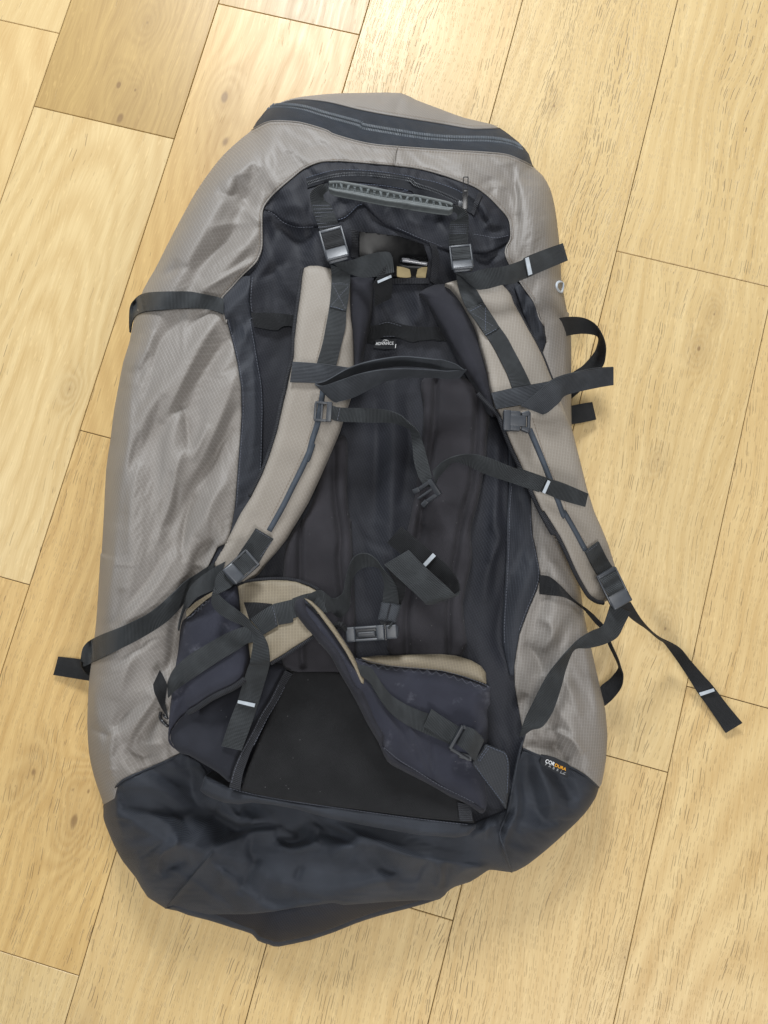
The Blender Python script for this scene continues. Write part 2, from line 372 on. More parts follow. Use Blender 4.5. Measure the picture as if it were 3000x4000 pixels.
def tube_w(name, mat, W, r, parent, sides=8, flat=1., closed=False):
    m = len(W); t = (np.roll(W, -1, 0) - np.roll(W, 1, 0)) if closed else np.gradient(W, axis=0)
    t /= np.linalg.norm(t, axis=1)[:, None] + 1e-12
    up = np.array([0, 0, 1.]); B = np.cross(t, up); bl = np.linalg.norm(B, axis=1)[:, None]; B = np.where(bl > 1e-3, B / (bl + 1e-12), np.array([1., 0, 0])); U = np.cross(B, t)
    a = np.linspace(0, 2 * np.pi, sides, endpoint=False); r = np.broadcast_to(r, (m,))
    V = np.concatenate([W + (B * math.cos(x) + U * math.sin(x) * flat) * r[:, None] for x in a])
    s = np.r_[0, np.cumsum(np.linalg.norm(np.diff(W, axis=0), axis=1))]; uv = np.concatenate([np.c_[s, np.full(m, k * .001)] for k in range(sides)])
    F = []; i = np.arange(m if closed else m - 1); i2 = (i + 1) % m
    for k in range(sides): k2 = (k + 1) % sides; F.append(np.c_[k * m + i, k * m + i2, k2 * m + i2, k2 * m + i])
    if not closed: F.append(np.array([[k * m for k in range(sides)]])); F.append(np.array([[k * m + m - 1 for k in range(sides)][::-1]]))
    return mesh_np(name, V, F, mat, parent, uv)
def stitches(name, mat, pts, parent, base=None, z=0., ln=.0026, gap=.0011, wd=.0006, smoothn=6, zig=0.):
    p = np.asarray(pts, float); p = catmull(p, smoothn) if smoothn else p
    zz = base(p[:, 0], p[:, 1]) + z / 1000 if base is not None else (p[:, 2] if p.shape[1] > 2 else z) / 1000 + 0 * p[:, 0]
    W = unproj(p[:, 0], p[:, 1], zz); s = np.r_[0, np.cumsum(np.linalg.norm(np.diff(W, axis=0), axis=1))]
    a0 = np.arange(0, s[-1] - ln, ln + gap); V = []; F = []
    def at(q): return np.stack([np.interp(q, s, W[:, k]) for k in range(3)], 1)
    A, B = at(a0), at(a0 + ln); d = B - A; d /= np.linalg.norm(d, axis=1)[:, None] + 1e-12
    sd = np.cross(d, [0, 0, 1.]); sd /= np.linalg.norm(sd, axis=1)[:, None] + 1e-12; up = np.array([0, 0, 1.])
    mid = (A + B) / 2 + up * wd * .5; n = len(A); h = wd / 2
    V = np.concatenate([A - sd * h, A + sd * h, mid + sd * h, mid - sd * h, B + sd * h, B - sd * h]); i = np.arange(n)
    F = [np.c_[i, i + n, i + 2 * n, i + 3 * n], np.c_[i + 3 * n, i + 2 * n, i + 4 * n, i + 5 * n]]
    F = [f[:, ::-1] for f in F]
    return mesh_np(name, V, F, mat, parent, smooth=False, kind='stuff')
def frame(p0, p1, z0, z1=None, roll=0.):
    """local frame: origin mid of p0..p1 (survey px), Y from p0 to p1, Z up; returns matrix, length"""
    z1 = z0 if z1 is None else z1
    a = unproj(*p0, z0 / 1000); b = unproj(*p1, z1 / 1000); y = b - a; ln = np.linalg.norm(y); y /= ln
    x = np.cross(y, [0, 0, 1.]); x /= np.linalg.norm(x); zz = np.cross(x, y)
    if roll: c, s = math.cos(roll), math.sin(roll); x, zz = x * c + zz * s, zz * c - x * s
    Mx = Matrix.Identity(4); o = (a + b) / 2
    for i in range(3): Mx[i][0], Mx[i][1], Mx[i][2], Mx[i][3] = x[i], y[i], zz[i], o[i]
    return Mx, ln
def boxes(name, mat, Mx, bl, parent, bev=.0008, label=None, seg=2):
    """bl rows: (cx,cy,cz,sx,sy,sz[,rotx[,roty[,rotz]]]) metres in the local frame -> one bevelled mesh"""
    bm = bmesh.new()
    for b in bl:
        b = tuple(b) + (0.,) * (9 - len(b)); g = bmesh.ops.create_cube(bm, size=1.)['verts']
        T = Matrix.Translation(b[:3]) @ Matrix.Rotation(b[8], 4, 'Z') @ Matrix.Rotation(b[7], 4, 'Y') @ Matrix.Rotation(b[6], 4, 'X') @ Matrix.Diagonal((b[3], b[4], b[5], 1))
        bmesh.ops.transform(bm, matrix=T, verts=g)
    if bev: bmesh.ops.bevel(bm, geom=list(bm.edges), offset=bev, segments=seg, affect='EDGES', profile=.6)
    bm.transform(Mx); bmesh.ops.recalc_face_normals(bm, faces=bm.faces)
    me = bpy.data.meshes.new(name); bm.to_mesh(me); bm.free(); me.materials.append(mat)
    for p in me.polygons: p.use_smooth = True
    me.set_sharp_from_angle(angle=math.radians(50))
    o = bpy.data.objects.new(name, me); link(o, parent)
    if label: o['label'] = label
    return o
def text(name, body, mat, pa, pb, z, parent, hscale=1., space=1., lift=.0003, zb=None, shear=0.):
    """print `body` from survey px pa to pb (base line) on a surface at height z (mm)"""
    cu = bpy.data.curves.new(name, 'FONT'); cu.body = body; cu.size = 1; cu.space_character = space; cu.extrude = 0; cu.shear = shear
    cu.offset = .012
    tmp = bpy.data.objects.new('tmp', cu); COL.objects.link(tmp); bpy.context.view_layer.update()
    me = bpy.data.meshes.new_from_object(tmp.evaluated_get(bpy.context.evaluated_depsgraph_get())); bpy.data.objects.remove(tmp)
    xs = [v.co.x for v in me.vertices]; x0, x1 = min(xs), max(xs)
    a = unproj(*pa, z / 1000); b = unproj(*pb, (z if zb is None else zb) / 1000); X = b - a; ln = np.linalg.norm(X); X /= ln; sc = ln / (x1 - x0)
    Y = np.cross([0, 0, 1.], X); Y /= np.linalg.norm(Y); Zn = np.cross(X, Y)
    for v in me.vertices:
        q = a + X * (v.co.x - x0) * sc + Y * v.co.y * sc * hscale + Zn * lift; v.co = q
    me.materials.append(mat); o = bpy.data.objects.new(name, me); return link(o, parent)
class _EP:
    """columns for a ribbon: left edge, right edge, heights; shorter columns are stretched to the longest"""
    def __getitem__(s, a):
        a = [np.asarray(x, float) for x in (a if isinstance(a, tuple) else (a,))]
        a = [x[:, None] if x.ndim == 1 else x for x in a]; n = max(len(x) for x in a)
        return np.hstack([x if len(x) == n else np.stack([np.interp(np.linspace(0, 1, n), np.linspace(0, 1, len(x)), x[:, k]) for k in range(x.shape[1])], 1) for x in a])
EP = _EP()
# ------------------------------------------------------------------ floor: oak planks on a dark base
YAW = -0.515977
def oak(name, seed, light, dark, pore=.4, fig=.35, cath=None, knots=(), freq=46., red=0.):
    n = NT(name); uvv, a, b = n.uv()                       # a along the grain, b across, metres
    wv = n.noise(n.vec(n.math('MULTIPLY', a, 2.6), n.math('MULTIPLY', b, 7.), seed * 3.7), 1., 2.)
    w2 = n.noise(n.vec(n.math('MULTIPLY', a, 14.), n.math('MULTIPLY', b, 30.), seed * 1.3 + 9), 1., 2.)
    bb = n.math('ADD', b, n.math('ADD', n.math('MULTIPLY', n.math('SUBTRACT', wv, .5), .07), n.math('MULTIPLY', n.math('SUBTRACT', w2, .5), .008)))
    dk = None; ring = bb
    if cath:                                                # cathedral figure: nested arches about (a0,b0)
        a0, b0, st = cath
        x = n.math('SUBTRACT', bb, b0); y = n.math('MULTIPLY', n.math('SUBTRACT', a, a0), st)
        ring = n.math('SQRT', n.math('ADD', n.math('MULTIPLY', x, x), n.math('ADD', n.math('MULTIPLY', y, y), .00006)))
        ring = n.math('ADD', ring, n.math('MULTIPLY', n.math('SUBTRACT', w2, .5), .006))
    for (ka, kb, kr) in knots:
        x = n.math('SUBTRACT', b, kb); y = n.math('MULTIPLY', n.math('SUBTRACT', a, ka), .6)
        d = n.math('SQRT', n.math('ADD', n.math('MULTIPLY', x, x), n.math('MULTIPLY', y, y)))
        d = n.math('ADD', d, n.math('MULTIPLY', n.math('SUBTRACT', w2, .5), kr * 1.6))
        g = n.math('POWER', 2.718, n.math('MULTIPLY', n.math('POWER', n.math('DIVIDE', d, kr * 3.2), 2.), -1.))
        mixr = n.n('ShaderNodeMix', data_type='FLOAT'); n.put(mixr.inputs[0], n.math('MULTIPLY', g, .75)); n.put(mixr.inputs[2], ring); n.put(mixr.inputs[3], n.math('MULTIPLY', d, 1.6)); ring = mixr.outputs[0]
        k = n.math('ADD', n.math('MULTIPLY', n.ramp(d, kr * .05, kr * .38, 1., 0.), .55), n.math('MULTIPLY', g, .2))
        dk = k if dk is None else n.math('MAXIMUM', dk, k)
    rs = n.math('SINE', n.math('MULTIPLY', ring, 2 * math.pi * freq))
    fine = n.noise(n.vec(n.math('MULTIPLY', a, 16.), n.math('MULTIPLY', bb, 620.), seed), 1., 3., .6)
    mid = n.noise(n.vec(n.math('MULTIPLY', a, 3.), n.math('MULTIPLY', bb, 85.), seed + 4), 1., 3., .55)
    blot = n.noise(n.vec(n.math('MULTIPLY', a, 5.), n.math('MULTIPLY', b, 12.), seed + 8), 1., 3.)
    f = n.math('ADD', n.math('MULTIPLY', n.math('SUBTRACT', fine, .5), 1.05), n.math('ADD', n.math('MULTIPLY', n.math('SUBTRACT', mid, .5), .9), n.math('MULTIPLY', rs, fig * .32)))
    f = n.math('ADD', n.math('ADD', f, n.math('MULTIPLY', n.math('SUBTRACT', blot, .5), .5)), .42, None, True)
    c = n.mix(f, light, dark)
    # flecks: pale medullary rays
    fl = n.noise(n.vec(n.math('MULTIPLY', a, 60.), n.math('MULTIPLY', b, 300.), seed + 21), 1., 1.)
    c = n.mix(n.math('MULTIPLY', n.ramp(fl, .62, .76), .28), c, tuple(min(1, x * 1.25) for x in light[:3]) + (1,))
    # open pores: short dark dashes along the grain
    def dashes(la, lb, thr, wid, sd):
        vo = n.n('ShaderNodeTexVoronoi'); vo.inputs['Scale'].default_value = 1.; vo.inputs['Randomness'].default_value = .95
        n.put(vo.inputs['Vector'], n.vec(n.math('DIVIDE', a, la), n.math('DIVIDE', bb, lb), sd))
        sep = n.n('ShaderNodeSeparateColor'); n.t.links.new(vo.outputs['Color'], sep.inputs[0])
        dx = n.n('ShaderNodeVectorMath', operation='SUBTRACT'); n.put(dx.inputs[0], n.vec(n.math('DIVIDE', a, la), n.math('DIVIDE', bb, lb), sd)); n.t.links.new(vo.outputs['Position'], dx.inputs[1])
        sx = n.n('ShaderNodeSeparateXYZ'); n.t.links.new(dx.outputs[0], sx.inputs[0])
        across = n.ramp(n.math('ABSOLUTE', sx.outputs[1]), wid * .5, wid, 1., 0.); along = n.ramp(n.math('ABSOLUTE', sx.outputs[0]), .28, .42, 1., 0.)
        return n.math('MULTIPLY', n.math('MULTIPLY', across, along), n.ramp(sep.outputs[0], thr, thr + .12))
    clus = n.ramp(n.noise(n.vec(n.math('MULTIPLY', a, 2.2), n.math('MULTIPLY', b, 26.), seed + 31), 1., 2.), .42, .6)
    p1 = n.math('MULTIPLY', dashes(.028, .0046, 1 - pore, .10, seed + .37), n.math('ADD', n.math('MULTIPLY', clus, .95), .05))
    p2 = n.math('MULTIPLY', dashes(.009, .0026, 1 - pore * .7, .14, seed + 5.2), .45)
    pr = n.math('MAXIMUM', p1, p2)
    c = n.mix(n.math('MULTIPLY', pr, .66), c, s2l(92, 72, 52))
    if dk is not None: c = n.mix(n.math('MINIMUM', dk, .8), c, s2l(122, 94, 62))
    n.bump(n.math('SUBTRACT', n.math('MULTIPLY', fine, .25), pr), .0006, .5)
    return n.end(c, n.math('ADD', .36, n.math('MULTIPLY', f, .12)), .42)
def wood(l, d): return (s2l(*l), s2l(*d))
PALE = wood((217, 192, 142), (190, 158, 103)); MIDW = wood((212, 180, 122), (181, 144, 87)); HONEY = wood((194, 164, 107), (158, 126, 75)); PALE2 = wood((217, 190, 138), (191, 157, 102))
SP = .22056; U0 = -.7274
fl_bm = bmesh.new(); bmesh.ops.create_grid(fl_bm, x_segments=1, y_segments=1, size=2.2)
fme = bpy.data.meshes.new('floor'); fl_bm.to_mesh(fme); fl_bm.free(); fme.materials.append(plain('dark_joint_filler', s2l(84, 66, 46), .8, .2))
floor = bpy.data.objects.new('floor', fme); link(floor); floor.location = (0, 0, -.0022); floor['kind'] = 'structure'
def plank(u0, u1, v0, v1, mat):
    g = .0005; bm = bmesh.new(); c = bmesh.ops.create_cube(bm, size=1)['verts']
    bmesh.ops.transform(bm, matrix=Matrix.Translation(((u0 + u1) / 2, (v0 + v1) / 2, -.006)) @ Matrix.Diagonal((u1 - u0 - 2 * g, v1 - v0 - 2 * g, .012, 1)), verts=c)
    bmesh.ops.bevel(bm, geom=[e for e in bm.edges if e.verts[0].co.z > -.006 and e.verts[1].co.z > -.006], offset=.0006, segments=1, affect='EDGES')
    uvl = bm.loops.layers.uv.new('UVMap')
    for f in bm.faces:
        for l in f.loops: l[uvl].uv = (l.vert.co.y - v0, l.vert.co.x - u0)
    bm.transform(Matrix.Rotation(YAW, 4, 'Z'))
    me = bpy.data.meshes.new('plank'); bm.to_mesh(me); bm.free(); me.materials.append(mat)
    o = bpy.data.objects.new('plank', me); link(o, floor); return o
joints = {0: [.6915], 1: [.5693, -.1053], 2: [.7948, .1176, -.5597], 3: [1.35, -.82], 4: [1.2, -.3657], 5: [.5571, -.117], 6: [.86, -.0044]}
special = {}   # (column, index from the far end) -> material
def K(col, px, py, r):   # knot given in survey px -> plank coordinates resolved later
    g = unproj(px, py, 0.); c, s = math.cos(YAW), math.sin(YAW); return (-g[0] * s + g[1] * c, g[0] * c + g[1] * s, r)
knotpx = [(575, 88, .010), (465, 332, .008), (528, 352, .005), (470, 460, .016), (880, 555, .016), (875, 380, .012), (2730, 1362, .006), (2600, 2455, .006), (2790, 1228, .005), (130, 3015, .010), (60, 3070, .006), (285, 3085, .006), (345, 3092, .006), (290, 3200, .013), (272, 1520, .006), (2440, 3740, .004), (1170, 38, .016), (320, 4010, .006), (2570, 1795, .004), (2165, 415, .004)]
knots_w = [K(0, *k) for k in knotpx]
styles = {(0, 0): (PALE, .08, .3, None, 46), (0, 1): (PALE2, .08, .45, (.55, .12, .16), 60), (1, 0): (HONEY, .08, .28, None, 52), (1, 1): (PALE, .14, .5, (.28, .12, .22), 58), (1, 2): (MIDW, .3, .4, None, 46),
          (2, 0): (HONEY, .08, .3, None, 46), (2, 1): (MIDW, .1, .4, (.62, .13, .35), 50), (2, 2): (MIDW, .5, .5, None, 46), (2, 3): (PALE, .85, .2, None, 46),
          (3, 1): (PALE2, .62, .3, None, 46), (3, 2): (MIDW, .6, .4, None, 40), (4, 1): (PALE, .9, .15, None, 46), (4, 2): (PALE2, .68, .3, None, 46),
          (5, 0): (PALE, .45, .35, None, 44), (5, 1): (PALE, .5, .3, None, 46), (5, 2): (PALE2, .8, .25, None, 46), (6, 1): (PALE2, .5, .35, None, 46), (6, 2): (PALE2, .6, .7, (.2, .16, .2), 46)}
generic = [oak('oak_%d' % i, 60 + i * 3.3, *[PALE, MIDW, PALE2][i], pore=.5) for i in range(3)]
for col in range(-3, 11):
    js = joints.get(col, [.9 - .37 * (col % 3), -.35 + .21 * (col % 4)]); vs = [1.75] + sorted(js, reverse=True) + [-1.75]
    u1 = U0 + SP * col; u0 = u1 - SP
    for i in range(len(vs) - 1):
        v1, v0 = vs[i], vs[i + 1]
        if (col, i) in styles:
            (lt, dkk), pore, fig, cath, fr = styles[(col, i)]
            kk = [(a - v0, b - u0, r) for a, b, r in knots_w if v0 < a < v1 and u0 < b < u1]
            if cath: cath = ((v1 - v0) * .5 + cath[0] - .4, cath[1], cath[2])
            mt = oak('oak_plank_%d_%d' % (col, i), col * 7.7 + i * 2.9 + 1, lt, dkk, pore, fig, cath, kk, fr)
        else: mt = generic[(col * 2 + i) % 3]
        plank(u0, u1, v0, v1, mt)
# ------------------------------------------------------------------ the pack: overall relief
bp = bpy.data.objects.new('backpack', None); link(bp); g0 = unproj(1400, 2000, 0.); bp.location = g0
bp['label'] = 'large taupe grey and navy hiking backpack lying harness side up on the oak floor'; bp['category'] = 'backpack'
class _P:  # children keep world coordinates: the parent offset is undone on each part
    pass
OUT = P('A 968 345 1000 290 1060 215 1130 175 1230 140 1350 122 1500 108 1659 105 B 250 103 440 105 540 150 700 210 850 265 1000 300 1080 330 1200 420 1270 500 1297 580 1360 640 1410 730 1440 850 1460 1000 1475 1150 1480 1300 1510 1480 1530 1560 E 530 340 548 500 550 700 550 900 552 1080')
OUT = np.vstack([OUT, [(2240, 1760), (2245, 1900), (2250, 2100)], P('H 600 430 640 700 690 930 735 1130 770 1280 785 1450 J 1622 200 1615 360 1590 500 1575 520 1560 570 1500 660 1400 760 1300 850 1200 930 1150 960 1105 978 1040 970 985 965 950 985 880 1030 800 1055 755 1085 720 1120 560 1170 400 1210 260 1255 150 1300 0 1350 I 1500 1450 1310 1490 1250 1478 1170 1450 1135 1408 1000 1365 850 1318 720 1285 620 1245 575 1243 460 1170 380 1040 300 940 240 830 190 710 172 650 172 570 150 500 110 380 80 240 70 100 F 235 1150 245 930 265 780 290 560 305 350 320 100 C 160 1600 175 1350 190 1050 215 880 240 680 265 540 300 360 340 230 375 60 A 265 1380 340 1250 420 1090 520 900 610 740 700 610 790 500 900 400')])
OUT = catmull(OUT, 2, True)
CT = [(700, 900, 150), (640, 1400, 162), (620, 1900, 168), (600, 2400, 160), (600, 2800, 135), (900, 700, 140), (1100, 560, 125), (1500, 480, 100), (1900, 540, 92), (1300, 400, 78), (1750, 460, 72), (1500, 600, 132), (1800, 640, 125), (1100, 1000, 142), (1450, 820, 148), (1450, 1000, 132), (1850, 900, 132), (2080, 900, 118), (2150, 1200, 118), (2150, 1600, 112), (2150, 2000, 106), (2200, 2400, 98), (2200, 2800, 92), (930, 1500, 150), (920, 1900, 146), (1060, 1400, 128), (1060, 1800, 124), (1400, 1400, 116), (1700, 1400, 114), (1900, 1700, 110), (1300, 2000, 115), (1700, 2000, 112), (1450, 2350, 108), (1800, 2400, 104), (1980, 2300, 106), (760, 2900, 112), (1300, 2850, 98), (1700, 2950, 94), (1960, 2800, 84), (560, 3150, 105), (560, 3350, 88), (760, 3300, 92), (960, 3160, 60), (1150, 3300, 66), (1100, 3450, 82), (1500, 3380, 84), (1750, 3330, 78), (2000, 3200, 84), (2150, 3100, 82), (1300, 3520, 78), (1650, 3480, 58), (700, 3500, 50), (900, 3560, 45)]
Hctl = rbf(CT)
GS = 4.; GX0, GY0, GX1, GY1 = 300, 330, 2440, 3740
gx, gy = np.meshgrid(np.arange(GX0, GX1 + 1, GS), np.arange(GY0, GY1 + 1, GS))
sd = sdist(gx, gy, OUT)
rim = np.interp(gy, [330, 700, 1000, 3000, 3400, 3560], [40, 48, 50, 50, 34, 8]) / 1000
RAD = np.interp(gx, [300, 1400, 2000, 2400], [105, 110, 110, 95]); RAD = np.where(gy > 3200, np.interp(gy, [3200, 3400], [130, 150]), RAD)
q = np.clip(sd / RAD, 0, 1); prof = np.sqrt(np.clip(1 - (1 - q) ** 2.2, 0, 1))
HB = rim + (Hctl(gx, gy) - rim) * prof
def stroke(pts, w1, w2, amp, H=None, taper=.5, smoothn=4, sharp=.72):
    """a fold: ridge (amp>0) or groove (mm) along pts, falling off over w1 px on one side and w2 px on the other"""
    p = catmull(pts, smoothn) if len(pts) > 2 else np.asarray(pts, float)
    W = max(w1, w2) * 2.6; x0, y0 = p.min(0) - W; x1, y1 = p.max(0) + W
    i0 = max(0, int((x0 - GX0) / GS)); i1 = min(gx.shape[1], int((x1 - GX0) / GS) + 2); j0 = max(0, int((y0 - GY0) / GS)); j1 = min(gx.shape[0], int((y1 - GY0) / GS) + 2)
    if i1 <= i0 or j1 <= j0: return
    d, side, arc = segdist(gx[j0:j1, i0:i1], gy[j0:j1, i0:i1], p, False)
    wd = np.where(side > 0, w1, w2); e = np.exp(-(d / wd) ** (2 * sharp) * .9)
    if taper: e *= np.sin(np.pi * np.clip(arc, .001, .999)) ** taper
    HW[j0:j1, i0:i1] += amp / 1000 * e
HW = np.zeros_like(HB)
